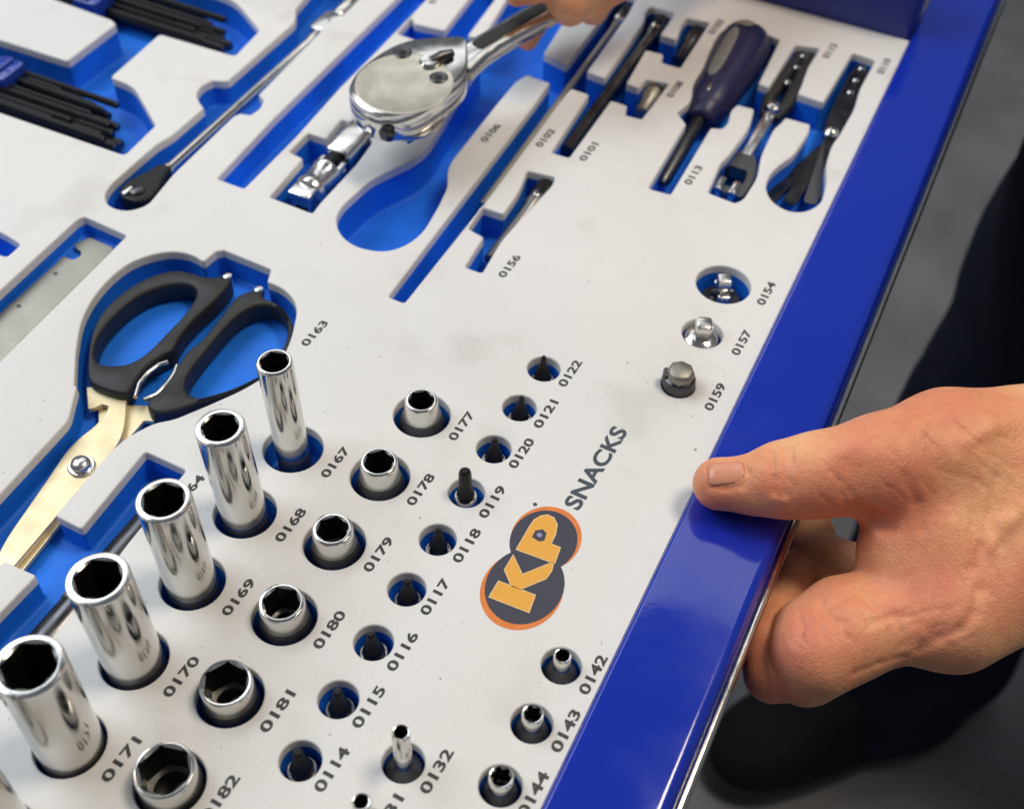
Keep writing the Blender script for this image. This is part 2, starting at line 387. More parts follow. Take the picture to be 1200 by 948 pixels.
# the big ratchet's pocket, finger channel and the slots that open into it
pocket([(394, 260), (396, 250), (403, 240), (416, 228), (435, 211), (460, 199), (482, 189), (502, 174), (564, 71), (548, 66), (478, 44), (466, 40), (482, 20), (486, 28), (521, 36),
        (549, 0), (572, -30), (600, -28), (575, 6), (548, 42), (566, 46), (612, -30), (705, -36), (677, 1), (657, 31), (637, 63), (664, 77), (698, 32), (727, -9), (747, -3), (736, 17), (688, 84),
        (709, 92), (756, 25), (756, 15), (764, 8), (792, 15), (774, 41), (793, 47), (800, 27), (806, 21), (832, 26.5), (797, 80), (775, 73.5), (777.5, 64), (756.5, 59), (734, 98),
        (748, 103), (757, 93), (784, 98), (752, 140), (733, 135), (735, 124), (716, 118), (667, 185), (646, 179), (690.5, 111), (669, 104), (655, 121), (574, 230), (474, 355), (455, 348),
        (559, 211), (628, 121), (645, 97.5), (618, 88), (605, 95), (583, 121), (552, 160), (528, 190), (523.5, 203), (525, 218), (514, 241), (499, 267), (488, 279), (472, 289), (455, 294),
        (440, 294), (420, 290), (405, 281), (397, 271)], 19, 1.3)
# small extension pocket
pocket([(618, 200), (650.5, 207.5), (648, 216), (588, 281), (565, 320), (545, 313), (567, 278), (549, 268), (566, 243), (590, 251), (609, 224)], 14, 1.2)
# screwdriver, hinged tool and feeler tool pockets joined by a finger gap
pocket([(854, 35), (866, 32), (882, 34), (898, 40), (914, 47), (889, 98), (901, 103), (932, 53), (961, 56.5), (947, 79), (939, 101), (935, 110), (965, 120.5), (983, 90), (999.5, 62), (1026, 71), (1008, 104), (1001, 128),
        (984, 158), (975, 170), (967.5, 194), (969, 214), (963, 237), (950, 246), (937, 249), (922, 247), (905, 237), (897, 222), (901, 206), (914, 193), (930, 183), (948.5, 155), (949.5, 146), (920, 138), (916, 144), (907, 151),
        (891, 184), (889, 206), (871, 234), (861, 238), (830, 226), (845, 191), (854, 183), (879, 149), (884, 128), (864, 123), (857, 129), (853, 145), (846, 151), (833, 150), (786, 228), (760, 221), (804, 146), (794, 132), (811, 119), (812, 101), (815, 94)], 16, 1.4)
NPOOL = len(PK)
# round holes: number, centre, diameter
DEEP = [('0167', -57.3, -51.7, 5.75, 4.1, 43), ('0168', -56.8, -81.1, 7.5, 5.0, 43), ('0169', -56.3, -110.4, 7.9, 5.5, 42.6), ('0170', -55.8, -139.8, 8.6, 5.9, 43), ('0171', -55.3, -169.2, 9.1, 6.4, 44.5), ('0172', -54.8, -198.6, 9.6, 6.9, 45)]
SHORT = [('0177', -25.8, -18.7, 5.7, 4.0), ('0178', -25.3, -48.6, 6.1, 4.45), ('0179', -24.8, -78.4, 6.4, 4.5), ('0180', -24.4, -108.0, 6.9, 5.0), ('0181', -24.1, -137.2, 7.5, 5.8), ('0182', -23.9, -166.0, 8.3, 6.4)]
BITS = [('0122', 2.8, 20.7), ('0121', 3.0, -0.1), ('0120', 3.2, -20.8), ('0119', 3.4, -41.5), ('0118', 3.7, -62.2), ('0117', 3.9, -82.9), ('0116', 4.1, -103.6), ('0115', 4.35, -124.2), ('0114', 4.6, -144.8)]
SMALL = [('0132', 30.4, -132.5, 12.2), ('0131', 30.6, -153.6, 12.2), ('0142', 57.4, -85.3, 12.2), ('0143', 57.4, -105.9, 12.3), ('0144', 57.5, -126.4, 12.3), ('0145', 57.6, -146.9, 12.3)]
ADAPT = [('0154', 46.2, 93.5, 21.5), ('0157', 47.9, 64.4, 15.4), ('0159', 49.0, 35.8, 12.4)]
for n, x, y, *_ in DEEP: PK.append((circle((x, y), 10.1), 15))
for n, x, y, *_ in SHORT: PK.append((circle((x, y), 9.9), 17))
for n, x, y in BITS: PK.append((circle((x, y), 5.95), 16))
for n, x, y, d in SMALL: PK.append((circle((x, y), d / 2 - .1), 16))
for n, x, y, d in ADAPT: PK.append((circle((x, y), d / 2 - .1), 13))

# white face sheet: rounded edges into every pocket
top = [(X0, Y0), (X1, Y0), (X1, Y1), (X0, Y1)]
grown = [offset(p, BV) for p, _ in PK]
g = G(); v, t = fill([top] + grown); b0 = g.ring([(a, b, 30.0) for a, b in v]); g.f += [tuple(b0[k] for k in q) for q in t]
for p, _ in PK:
    rings = []
    for k in range(5):
        a = math.radians(90 * k / 4); rings.append([(q[0], q[1], 30 - BV + BV * math.cos(a)) for q in offset(p, BV * (1 - math.sin(a)))])
    rings.append([(q[0], q[1], 30 - WT) for q in p]); g.loft(rings, False, False)
g.loft([[(a, b, 30.0) for a, b in top], [(a, b, 30 - WT) for a, b in top]], False, False)
bm_sheet = g.build('face_sheet', M['white'], tray, 40, normals=False)
bm = bmesh.new(); bm.from_mesh(bm_sheet.data); bmesh.ops.remove_doubles(bm, verts=bm.verts, dist=2e-6); bmesh.ops.recalc_face_normals(bm, faces=bm.faces); bm.to_mesh(bm_sheet.data); bm.free()
bm_sheet.data.set_sharp_from_angle(angle=math.radians(40))
for i, (p, d) in enumerate(PK):
    g = G(); bo = 1.4 if i < NPOOL else 0.8
    n = len(p); rings = [[(q[0], q[1], 30 - WT) for q in p], [(q[0], q[1], 30 - d + bo) for q in p]]
    for k in (1, 2, 3):
        a = math.radians(30 * k); rings.append([(q[0], q[1], 30 - d + bo - bo * math.sin(a)) for q in offset(p, -bo * (1 - math.cos(a)))])
    g.loft(rings, False, False)
    inner = [(q[0], q[1]) for q in rings[-1]]
    try:
        v, t = fill([inner])
    except Exception:
        v, t = inner, [tuple(x) for x in tessellate_polygon([[Vector((a, b, 0)) for a, b in inner]])]
    ids = g.ring([(a, b, 30 - d) for a, b in v]); g.f += [tuple(ids[k] for k in q) for q in t]
    o = g.build('tool_pocket' if i < NPOOL else 'round_pocket', M['blue'], tray, 40)
    mm = o.data
    bm = bmesh.new(); bm.from_mesh(mm); bmesh.ops.remove_doubles(bm, verts=bm.verts, dist=2e-6); bmesh.ops.recalc_face_normals(bm, faces=bm.faces); bm.to_mesh(mm); bm.free()
    mm.set_sharp_from_angle(angle=math.radians(40))
g = G(); g.rbox(X0, X1 - .3, Y0, Y1 - .3, 0, 5, .5, .3); g.build('foam_base', M['blue'], tray)

# ---- printing on the tray
def text_mesh(body, length, height, thick=0.0):
    c = bpy.data.curves.new('print', 'FONT'); c.body = body; c.align_x = 'CENTER'; c.align_y = 'CENTER'; c.size = 1.0; c.offset = thick; c.resolution_u = 4
    o = bpy.data.objects.new('print', c); col.objects.link(o)
    dg = bpy.context.evaluated_depsgraph_get(); me = bpy.data.meshes.new_from_object(o.evaluated_get(dg))
    bpy.data.objects.remove(o); bpy.data.curves.remove(c)
    co = np.array([v.co for v in me.vertices]); lo, hi = co.min(0), co.max(0); ce = (lo + hi) / 2
    for v in me.vertices:
        a = (v.co.x - ce[0]) / (hi[0] - lo[0]) * length; b = (v.co.y - ce[1]) / (hi[1] - lo[1]) * height
        v.co = (-b * S, a * S, 0)                       # baseline runs along +Y
    return me
def print_text(body, px, py, length, height, material, name, thick=0.02, skew=0.0):
    me = text_mesh(body, length, height, thick); me.name = name; me.materials.append(material)
    o = link(bpy.data.objects.new(name, me), tray); p = at(px, py); o.location = Vector((p.x, p.y, 30.05)) * S
    o.rotation_euler.z = math.radians(-2.5); return o
NUM = {'0122': (668, 437.5), '0121': (639.5, 485), '0120': (611, 531), '0119': (577, 588), '0118': (547, 639), '0117': (510, 699), '0116': (471.5, 763), '0115': (432, 828), '0114': (389, 901),
       '0132': (511.5, 903), '0142': (695, 790), '0143': (663, 856), '0144': (625, 930), '0177': (541, 499), '0178': (493, 573.5), '0179': (443.5, 649.5), '0180': (386, 737.5), '0181': (325, 833), '0182': (258, 934),
       '0167': (393, 541.5), '0168': (340.5, 615), '0169': (279.5, 699.5), '0170': (212.5, 792.5), '0171': (142, 889.5), '0163': (368.6, 390.6), '0164': (221, 575),
       '0154': (898, 344), '0157': (869, 401.5), '0159': (838, 465), '0156': (597, 312), '0106': (575, 156), '0102': (639, 162), '0101': (690, 178), '0113': (812.5, 205.5),
       '0108': (791, 105), '0103': (839, 32), '0112': (972.5, 60), '0110': (1036, 78), '0104': (513, -3), '0131': (452, 958)}
for n, (x, y) in NUM.items(): print_text(n, x, y, 14.2, 3.4, M['ink'], 'number_print', 0.032)
print_text('SNACKS', 699, 547, 39.0, 6.0, M['slate'], 'snacks_lettering', 0.03)
def flat(polys, z, name, material):
    g = G(); v, t = fill(polys); ids = g.ring([(a, b, 30 + z) for a, b in v]); g.f += [tuple(ids[k] for k in q) for q in t]
    o = g.build(name, material, tray, 0)
    return o
def zp(lst, ox=550, oy=580, s=5.576): return [at2(ox + x / s, oy + y / s) for x, y in lst]
def oval(c, a_, b_, n=56): return [(c[0] + a_ * math.cos(2 * math.pi * k / n), c[1] + b_ * math.sin(2 * math.pi * k / n)) for k in range(n)]
cU, cL = at2(637, 633.5), at2(615, 686)
oU, oL = at2(640, 630), at2(611.5, 691)
flat([oval(oL, 12.6, 14.6)], .04, 'emblem_orange_disc', M['orange'])
flat([oval(oU, 11.2, 12.6)], .05, 'emblem_orange_disc', M['orange'])
flat([oval(cL, 12.0, 14.2)], .075, 'emblem_dark_disc', M['logod'])
flat([oval(cU, 10.6, 12.2)], .085, 'emblem_dark_disc', M['logod'])
for pl_ in ([(192, 565), (428, 655), (388, 765), (132, 665)], [(286, 398), (345, 522), (548, 440), (535, 495), (500, 545), (330, 615), (275, 590), (232, 488)],
            [(310, 355), (400, 200), (425, 165), (465, 140), (510, 132), (550, 150), (572, 195), (560, 260), (530, 320), (592, 345), (555, 445)]):
    flat([offset(ccw(zp(pl_)), .3)] + ([zp([(408, 275), (432, 232), (480, 225), (505, 250), (490, 300), (455, 305)])] if pl_[0] == (310, 355) else []), .1, 'emblem_outline', M['cream'])
flat([zp([(192, 565), (428, 655), (388, 765), (132, 665)]),], .11, 'emblem_letter_k', M['amber'])
flat([zp([(286, 398), (345, 522), (548, 440), (535, 495), (500, 545), (330, 615), (275, 590), (232, 488)])], .115, 'emblem_letter_k', M['amber'])
flat([fillet(zp([(310, 355), (400, 200), (425, 165), (465, 140), (510, 132), (550, 150), (572, 195), (560, 260), (530, 320), (592, 345), (555, 445)]), .5),
      zp([(408, 275), (432, 232), (480, 225), (505, 250), (490, 300), (455, 305)])], .12, 'emblem_letter_p', M['amber'])
flat([circle(zp([(458, 262)])[0], .9, 14)], .125, 'emblem_counter_spot', M['lilac'])
flat([circle(at2(627, 591), .75, 14)], .04, 'register_mark', M['slate'])
for px, py, rr_ in ((815, 527, .5), (735, 425, .35), (492, 607, .3), (516, 795, .3), (690, 330, .3), (560, 400, .25)):
    flat([circle(at2(px, py), rr_, 9)], .03, 'dirt_speck', M['greygrip'])

# ------------------------------------------------------------------ sockets
def hexr(a, af, rnd=0.0):
    t = (a + math.pi / 6) % (math.pi / 3) - math.pi / 6; return af / 2 / math.cos(t)
def star(a, r, d): return r * (1 - d * (0.5 + 0.5 * math.cos(6 * a)))
def socket_parts(root, prof, r_open, bore, zt, depth, rot, n=60, bore_mat=None):
    """outer body from (r, z) profile ending at the rim radius; bore(a) gives the key shape"""
    g = G(); A = [2 * math.pi * k / n for k in range(n)]
    rings = [[(r * math.cos(a), r * math.sin(a), z) for a in A] for r, z in prof]
    rings.append([(r_open * math.cos(a), r_open * math.sin(a), zt - .05) for a in A])
    g.loft(rings, False, False); g.build('socket_body', M['chrome'], root, 34)
    g = G(); c = .55
    rs = []
    for z, k in ((zt - .05, 0), (zt - c, 1), (zt - depth, 1)):
        ring = []
        for a in A:
            rh = min(bore(a + rot), r_open); rr = r_open + (rh - r_open) * k; ring.append((rr * math.cos(a), rr * math.sin(a), z))
        rs.append(ring)
    g.loft(rs[:2], False, False); g.build('bore_chamfer', M['satin'], root, 25)
    g = G(); rd = min(bore(a) for a in A) * .8
    g.loft([rs[1], rs[2], [(rd * math.cos(a), rd * math.sin(a), zt - depth - .4) for a in A], [(rd * math.cos(a), rd * math.sin(a), zt - depth - 7) for a in A]], False, True)
    g.build('hex_bore', bore_mat or M['bore'], root, 25)
DW = ['slimmest of the tall sockets', 'second slimmest tall socket', 'third of the tall sockets', 'fourth of the tall sockets', 'widest fully seen tall socket', 'tall socket cut off by the bottom left corner']
LEAN = [(-.9, -.4), (-1.0, -.5), (-.6, -.3), (-.6, -.2), (.5, .2), (0, 0)]
for (n, x, y, r, af2, h), w, ln in zip(DEEP, DW, LEAN):
    t = thing('deep_socket', f'chrome deep socket by number {n}, {w}' if n != '0172' else f'chrome deep socket, {w}', 'socket', (x, y, -14.6), 'chrome deep sockets')
    t.rotation_euler = (-ln[1] / h, ln[0] / h, 0)
    H = h + 14.6
    prof = [(r - .02, 14.3), (r, 14.6), (r, H - 1.2), (r - .12, H - .5), (r - .4, H - .08), (r - .6, H)]
    g = G(); g.lathe([(r - .7, 0), (r - .1, .7), (r - .1, 13.9), (r - .3, 14.3)], 48); g.build('shade_toned_drive_end', M['dullshade'], t)  # darker lower body, shade of the hole put into its colour
    af = af2 * 2
    socket_parts(t, prof, min(r - .95, af / 2 / math.cos(math.pi / 6) - .05), lambda a, af=af: hexr(a, af), H, 30, random.uniform(0, 1))
SW = ['nearest the top of its row', 'second in its row', 'third in its row', 'fourth in its row', 'fifth in its row', 'lowest in its row']
for (n, x, y, r, af2), w in zip(SHORT, SW):
    t = thing('short_socket', f'short chrome hex socket sitting low by number {n}, {w}', 'socket', (x, y, -16.6), 'short chrome sockets')
    H = 24.6; rb = max(r + .8, 8.3)
    pl_ = [(rb - .8, 0), (rb, .8), (rb, 11.0), (rb - .15, 12.2), (rb - (rb - r) * .35, 15.0), (rb - (rb - r) * .62, 17.3)]
    g = G(); g.lathe(pl_, 48, cap1=False); g.build('shade_toned_drive_end', M['dullshade'], t)  # flared base coloured dark to imitate shade below the nose
    prof = [(rb - (rb - r) * .62, 17.3), (rb - (rb - r) * .8, 19.2), (r + .1, 21.8), (r, H - 1.0), (r - .1, H - .45), (r - .3, H - .08), (r - .45, H)]
    af = af2 * 2
    socket_parts(t, prof, min(r - .75, af / 2 / math.cos(math.pi / 6) - .05), lambda a, af=af: hexr(a, af), H, 12, random.uniform(0, 1))
ORD = ['farthest of its row', 'second from the far end', 'third from the far end', 'fourth from the far end', 'middle of its row', 'fourth from the near end', 'third from the near end', 'second from the near end', 'nearest of its row']
for k, (n, x, y) in enumerate(BITS):
    tall = n == '0119'
    t = thing('bit_socket', ('tall' if tall else 'sunken') + f' black bit in chrome sleeve by number {n}, ' + ORD[k], 'bit socket', (x, y, -15.6), 'black bit sockets')
    t.rotation_euler = (random.uniform(-.02, .02), random.uniform(-.03, .03), 0)
    zs = 14.0 if tall else 9.6
    rs_ = 3.9 if tall else 4.4
    g = G(); g.lathe([(rs_ - .5, 0), (rs_, .5), (rs_, zs - .6), (rs_ - .3, zs), (rs_ - .75, zs), (rs_ - .85, zs - 1)], 36); g.build('chrome_sleeve', M['chrome'], t)
    g = G(); rb = 2.9 if tall else 3.4
    if tall:
        g.lathe([(rb, zs - 1.5), (rb, zs + 2.2), (2.35, zs + 3.6), (2.2, zs + 5), (2.15, zs + 11.5), (1.8, zs + 13), (1.0, zs + 13.7)], 24)
    else:
        hx = 21.6 - 1.2 * (k / 8); tip = 1.0 + .5 * k / 8
        g.lathe([(rb, zs - 1.5), (rb, zs + 1.6), (rb * .86, zs + 3.2), (rb * .62, zs + 5.6), (tip + .15, zs + 8.4), (tip, hx - .6), (tip * .6, hx)], 6 if k < 5 else 12)
    g.build('bit', M['black'], t, 30)
for n, x, y, d in SMALL:
    spig = n in ('0132', '0131')
    desc = {'0132': 'slim chrome spigot socket standing tall by number 0132', '0131': 'slim chrome spigot socket cut off by the bottom edge', '0142': 'small chrome socket with narrow nose by number 0142',
            '0143': 'small chrome star socket by number 0143', '0144': 'small chrome star socket by number 0144, lowest fully seen by the rail', '0145': 'small chrome star socket just below the bottom edge'}[n]
    t = thing('small_socket', desc, 'socket', (x, y, -15.6), 'small chrome sockets')
    if spig: rn, H, rb = 2.55, 34.4, 5.4
    else: rn, H, rb = {'0142': 2.65, '0143': 3.15, '0144': 3.45, '0145': 3.6}[n], 21.6, 5.3
    if spig: prof = [(rb - .4, 0), (rb, .4), (rb, 11.2), (rb - .3, 11.8), (3.3, 13.6), (rn + .15, 15), (rn, 17), (rn, H - .7), (rn - .35, H)]
    else: prof = [(rb - .4, 0), (rb, .4), (rb, 10.5), (rb - .3, 11.4), (rn + .6, 14.2), (rn + .05, 15.6), (rn, 16.4), (rn, H - .6), (rn - .3, H)]
    cut = next(i for i, (r_, z_) in enumerate(prof) if z_ > 14.5)
    g = G(); g.lathe(prof[:cut + 1], 40, cap1=False); g.build('shade_toned_drive_end', M['dullshade'], t)  # skirt toned dark in place of shade inside the hole
    prof = prof[cut:]
    ro = rn - .55
    if n in ('0132', '0131', '0142'): socket_parts(t, prof, ro, lambda a, ro=ro: hexr(a, ro * 1.8), H, 9, 0.2)
    else: socket_parts(t, prof, ro, lambda a, ro=ro: star(a, ro, .22), H, 8, 0.3)

# ---- drive adapters by the rail
t = thing('universal_joint', 'small chrome universal joint lying deep in round hole by number 0154', 'joint', (46.2, 93.5, -12.6), 'drive adapters beside the rail', Matrix.Rotation(.5, 3, 'Z'))
g = G(); g.lathe([(7.4, 0), (8, .6), (8, 4.2), (7.4, 5)], 36); g.build('lower_body', M['gun'], t)
for s_ in (-1, 1):
    g = G(); g.rbox(-2.6, 2.6, s_ * 4.2 - 1.2, s_ * 4.2 + 1.2, 4.6, 10.5, 1, .6); g.build('fork_arm', M['chrome'], t)
g = G(); g.lathe([(1.3, -5.7), (1.6, -5.4), (1.6, 5.4), (1.3, 5.7)], 18, 'y', (0, 0, 8.2)); g.build('cross_pin', M['chrome'], t)
g = G(); g.lathe([(1.2, -4.6), (1.5, -4.3), (1.5, 4.3), (1.2, 4.6)], 18, 'x', (0, 0, 8.2)); g.build('cross_pin', M['gun'], t)
g = G(); g.rbox(-2.4, 2.4, -2.4, 2.4, 8.6, 16.2, .5, .5); g.build('drive_square', M['satin'], t)
t = thing('drive_adapter', 'round chrome drive adapter with upright square peg by number 0157', 'adapter', (47.9, 64.4, -12.6), 'drive adapters beside the rail', Matrix.Rotation(.35, 3, 'Z'))
g = G(); g.lathe([(6.0, 0), (6.7, .6), (6.7, 9), (6.2, 10.6), (4.6, 11.6), (3.4, 11.9)], 40); g.build('body', M['chrome'], t)
g = G(); g.rbox(-3.2, 3.2, -3.2, 3.2, 11.6, 18.6, 1.5, 1.2); pg = g.build('drive_square', M['satin'], t)
g = G(); g.lathe([(.9, -.3), (.8, .3), (.3, .6)], 14, 'x', (3.2, 0, 15.5)); g.build('detent_ball', M['chrome'], pg)
t = thing('drive_adapter', 'stubby grey steel adapter block filling its hole by number 0159', 'adapter', (49.0, 35.8, -12.6), 'drive adapters beside the rail', Matrix.Rotation(.25, 3, 'Z'))
g = G(); g.lathe([(5.2, 0), (5.9, .6), (5.9, 15.8), (5.5, 16.8), (4.6, 17.4)], 36); g.build('body', M['gun'], t, 30)
g = G(); g.lathe([(5.0, 17.0), (5.0, 19.4), (4.6, 20.3), (3.6, 20.8), (.5, 20.9)], 8); g.build('end_cap', M['steel'], t, 50)
g = G(); g.rbox(-6.2, -4.0, -2.2, 2.2, 14.5, 18.6, 1, .6); g.build('side_lug', M['gun'], t)

# ------------------------------------------------------------------ scissors
sc = thing('scissors', 'black handled scissors with straw coloured steel blades in a blue pocket', 'scissors', tuple(at(200, 420, -12.4)))
SO = at(200, 420, -12.4)
ZS = -12.4
def sp(lst, z): return [(p.x - SO.x, p.y - SO.y) for p in (at(x, y, z) for x, y in lst)]
def zq(lst): return [(80 + x / 4.232, 280 + y / 4.232) for x, y in lst]
def handle(outer, hole, name):
    zt = -2.6
    o = ccw(chaikin(sp(zq(outer), zt), 2)); h = offset(ccw(chaikin(sp(zq(hole), zt), 2)), .9)
    g = G()
    lv = [(1.0, .4), (.3, 1.0), (0, 1.8), (0, 7.8), (.3, 8.8), (1.0, 9.4)]
    for poly, sg in ((o, -1), (h, 1)):
        g.loft([[(q[0], q[1], z) for q in offset(poly, sg * i)] for i, z in lv], False, False)
    for i, z in (lv[0], lv[-1]):
        v, t = fill([offset(o, -i), offset(h, i)]); ids = g.ring([(a, b, z) for a, b in v]); g.f += [tuple(ids[k] for k in q) for q in t]
    ob = g.build(name, M['plastic'], sc, 50)
    bm = bmesh.new(); bm.from_mesh(ob.data); bmesh.ops.remove_doubles(bm, verts=bm.verts, dist=2e-6); bmesh.ops.recalc_face_normals(bm, faces=bm.faces); bm.to_mesh(ob.data); bm.free()
    return ob
handle([(100, 520), (120, 430), (180, 330), (300, 230), (420, 170), (520, 145), (600, 155), (680, 185), (770, 175), (812, 185), (800, 215), (740, 285), (660, 355), (600, 415), (550, 480), (520, 545), (460, 570), (385, 620), (330, 690), (300, 750), (260, 765), (135, 725), (92, 690), (90, 620)],
       [(135, 560), (160, 470), (240, 370), (360, 270), (500, 225), (590, 225), (625, 250), (610, 300), (560, 370), (470, 460), (390, 545), (300, 605), (200, 612), (150, 600)], 'handle')
handle([(545, 610), (590, 545), (650, 505), (720, 425), (800, 315), (850, 265), (930, 240), (968, 255), (960, 285), (1020, 300), (1085, 350), (1118, 420), (1110, 500), (1080, 580), (1020, 645), (930, 700), (800, 760), (650, 800), (530, 845), (440, 862), (385, 830), (395, 785), (470, 730), (510, 680)],
       [(620, 640), (700, 540), (800, 420), (870, 355), (950, 325), (1020, 335), (1065, 385), (1078, 450), (1055, 530), (1000, 620), (880, 700), (740, 755), (640, 775), (595, 745), (590, 700)], 'handle')
def blade(pts, z0, z1, name, m_, ch=.3): 
    g = G(); g.prism(fillet(sp(pts, z1 + ZS), .6, 3), z0, z1, ch); return g.build(name, m_, sc, 25)
def zb(lst): return [(x / 4.515, 420 + y / 4.515) for x, y in lst]
blade(zb([(520, 240), (820, 250), (830, 335), (760, 330), (665, 440), (560, 570), (330, 860), (90, 1160), (-60, 1330), (-60, 1230), (200, 880), (520, 470)]), 1.0, 3.0, 'blade', M['gold'])
blade(zb([(455, 150), (670, 150), (665, 330), (640, 430), (560, 540), (420, 690), (200, 950), (-40, 1230), (-60, 1150), (20, 970), (250, 640), (350, 490), (430, 410), (500, 360), (560, 290), (575, 250), (540, 242), (490, 265), (465, 268)]), 3.2, 5.4, 'blade', M['gold'])
pv = at(95, 545, -6); pv = (pv.x - SO.x, pv.y - SO.y)
g = G(); g.lathe([(4.6, 5.2), (4.6, 5.9), (4.2, 6.3)], 32, 'z', (pv[0], pv[1], 0)); g.build('pivot_washer', M['satin'], sc)
g = G(); g.lathe([(3.4, 6.2), (3.5, 7.2), (2.9, 8.2), (1.6, 8.8), (.4, 8.95)], 28, 'z', (pv[0], pv[1], 0)); g.build('pivot_screw', M['satin'], sc)
for pts in ([(333, 785), (350, 720), (395, 665), (450, 625), (495, 612)], [(375, 800), (440, 770), (490, 720), (525, 670), (540, 630)]):
    g = G(); g.tube([(a[0], a[1], 7.6) for a in sp(zq(pts), -4.8)], .95, 10); g.build('spring_arc', M['chrome'], sc)
for q in ((790, 185), (945, 250)):
    c_ = sp(zq([q]), -3)[0]; g = G(); g.lathe([(1.9, 6.4), (2.1, 7.4), (1.6, 9.7), (.6, 10.0)], 16, 'z', (c_[0], c_[1], 0)); g.build('stop_rivet', M['satin'], sc)

# ------------------------------------------------------------------ steel plate with notch, left edge
pl = thing('steel_rule', 'flat dull steel rule with a hook notch lying in pocket at left edge', 'rule', tuple(at(60, 350, -8.6)))
PO = at(60, 350, -8.6)
def lp(lst, z, o): return [(p.x - o.x, p.y - o.y) for p in (at(x, y, z) for x, y in lst)]
g = G(); g.prism(fillet(lp([(100, 280), (105, 278), (133, 290), (132, 293), (-70, 494), (-70, 429), (66, 308), (74, 300), (86, 304.5), (94, 300), (95, 295), (88, 290), (87, 286)], -6.8, PO), .7, 3), 0, 1.8, .25); g.build('plate', M['steel'], pl, 25)
for px_, py_ in ((65, 321), (22, 359)):
    c_ = lp([(px_, py_)], -6.8, PO)[0]; g = G(); g.lathe([(.9, 1.7), (.9, 1.95), (.6, 2.0)], 12, 'z', (c_[0], c_[1], 0)); g.build('rivet_mark', M['gun'], pl)

# ------------------------------------------------------------------ black hex keys in the two troughs
def hexkeys(ends, where, depth):
    for px_, py_, z_, r_, L_ in ends:
        e = at(px_, py_, z_)
        t = thing('hex_key', f'thin black hex key in a bundle, {where}', 'hex key', (e.x, e.y, z_), f'black hex keys, {where}', Matrix.Rotation(random.uniform(-.012, .012), 3, 'Z'))
        g = G(); g.lathe([(r_, -L_), (r_, -.5), (r_ - .45, 0)], 6, 'x'); g.build('shaft', M['black'], t, 20)
        g = G(); g.lathe([(r_ - .46, 0), (r_ - .5, .25), (.2, .3)], 12, 'x'); g.build('worn_tip', M['gun'], t)
hexkeys([(138, 124, -7, 1.7, 120), (121, 130, -7, 1.6, 120), (106, 134, -7, 1.5, 110), (92, 135, -7.2, 1.5, 110), (128, 148, -8, 1.9, 120), (138, 150, -9.5, 2.0, 120), (82, 142, -8, 1.8, 110), (132, 158, -10, 2.2, 130), (118, 160, -11, 2.4, 130), (110, 168, -12, 2.6, 130), (142, 171, -13, 2.6, 140), (128, 137, -12, 2.2, 130), (100, 122, -12.5, 2.2, 110), (80, 113, -12.5, 2.2, 110), (118, 148, -13.5, 2.2, 120), (70, 107, -8, 1.8, 110), (96, 119, -8.5, 1.9, 120), (112, 126, -9.5, 2.0, 120), (60, 140, -9, 2.2, 110), (122, 166, -9, 2.4, 130), (136, 174, -10.5, 2.5, 140)], 'lower trough at the left edge', 16)
hexkeys([(264, 24, -7, 1.7, 130), (248, 30, -7, 1.6, 120), (234, 31, -7.2, 1.5, 110), (263, 39, -8, 1.9, 130), (250, 40, -9, 1.8, 120), (262, 47, -10, 2.0, 130), (270, 55, -11, 2.5, 140), (258, 58, -12.5, 2.6, 140), (240, 22, -12, 2.2, 130), (225, 16, -12, 2.2, 120), (245, 47, -13.5, 2.2, 130), (228, 38, -9.5, 2.2, 120), (215, 20, -8, 1.9, 120), (240, 50, -9.5, 2.4, 130), (262, 59, -10, 2.5, 140), (210, 30, -9.5, 2.2, 120)], 'upper trough at the top edge', 16)
for px_, py_, lab in ((8, 92, 'translucent blue clip around the lower bundle of black hex keys'), (113, 6, 'translucent blue clip around the upper bundle of black hex keys')):
    c_ = at(px_, py_, -8); t = thing('key_clip', lab, 'clip', (c_.x, c_.y, -12), None, Matrix.Rotation(.05, 3, 'Z'))
    g = G(); g.rbox(-7, 7, -9, 7, 0, 10.5, 2, 1.0); g.build('clip_body', M['clear'], t)
    g = G(); g.rbox(-2, 2, -8, 6, 10, 12, 1, .5); g.build('clip_rib', M['clear'], t)

# ------------------------------------------------------------------ long reach ratchet
a, b = at(168, 226, -5.5), at(378, 37, -5.5)
t = thing('long_ratchet', 'thin long chrome ratchet with black teardrop head lying in narrow slot', 'ratchet', tuple(a), None, axis_frame(a, b))
Lr = (b - a).length
g = G(); hp = [(-9.5, 0), (-9, 4), (-6.5, 6.8), (-2, 7.8), (4, 6.6), (11, 4.0), (17, 3.0), (17, -3.0), (11, -4.0), (4, -6.6), (-2, -7.8), (-6.5, -6.8), (-9, -4)]
g.prism(chaikin(hp, 2), -4.5, 3.4, 1.2); hd = g.build('head', M['black'], t)
g = G(); g.lathe([(3.2, 3.2), (3.2, 4.0), (2.2, 4.5)], 24, 'z', (-3, 0, 0)); g.build('selector_dial', M['gun'], hd)
g = G(); g.rbox(-8.5, -3, 1.5, 3.8, 3.2, 4.8, .8, .4); g.build('selector_tab', M['satin'], hd)
g = G(); g.lathe([(3.0, 15), (3.3, 16), (2.9, 18), (2.5, 19.5), (2.5, Lr - 12), (3.0, Lr - 10), (3.0, Lr - 3)], 24, 'x'); g.build('shaft', M['chrome'], t)
g = G(); g.rbox(Lr - 4, Lr + 14, -5.4, 5.4, -4.5, 3.4, 2.4, 1.1); g.build('hinge_block', M['satin'], t)
g = G(); g.lathe([(1.6, 3.0), (1.6, 3.6), (1.0, 3.9)], 16, 'z', (Lr + 5, 0, 0)); g.build('hinge_pin', M['chrome'], t)
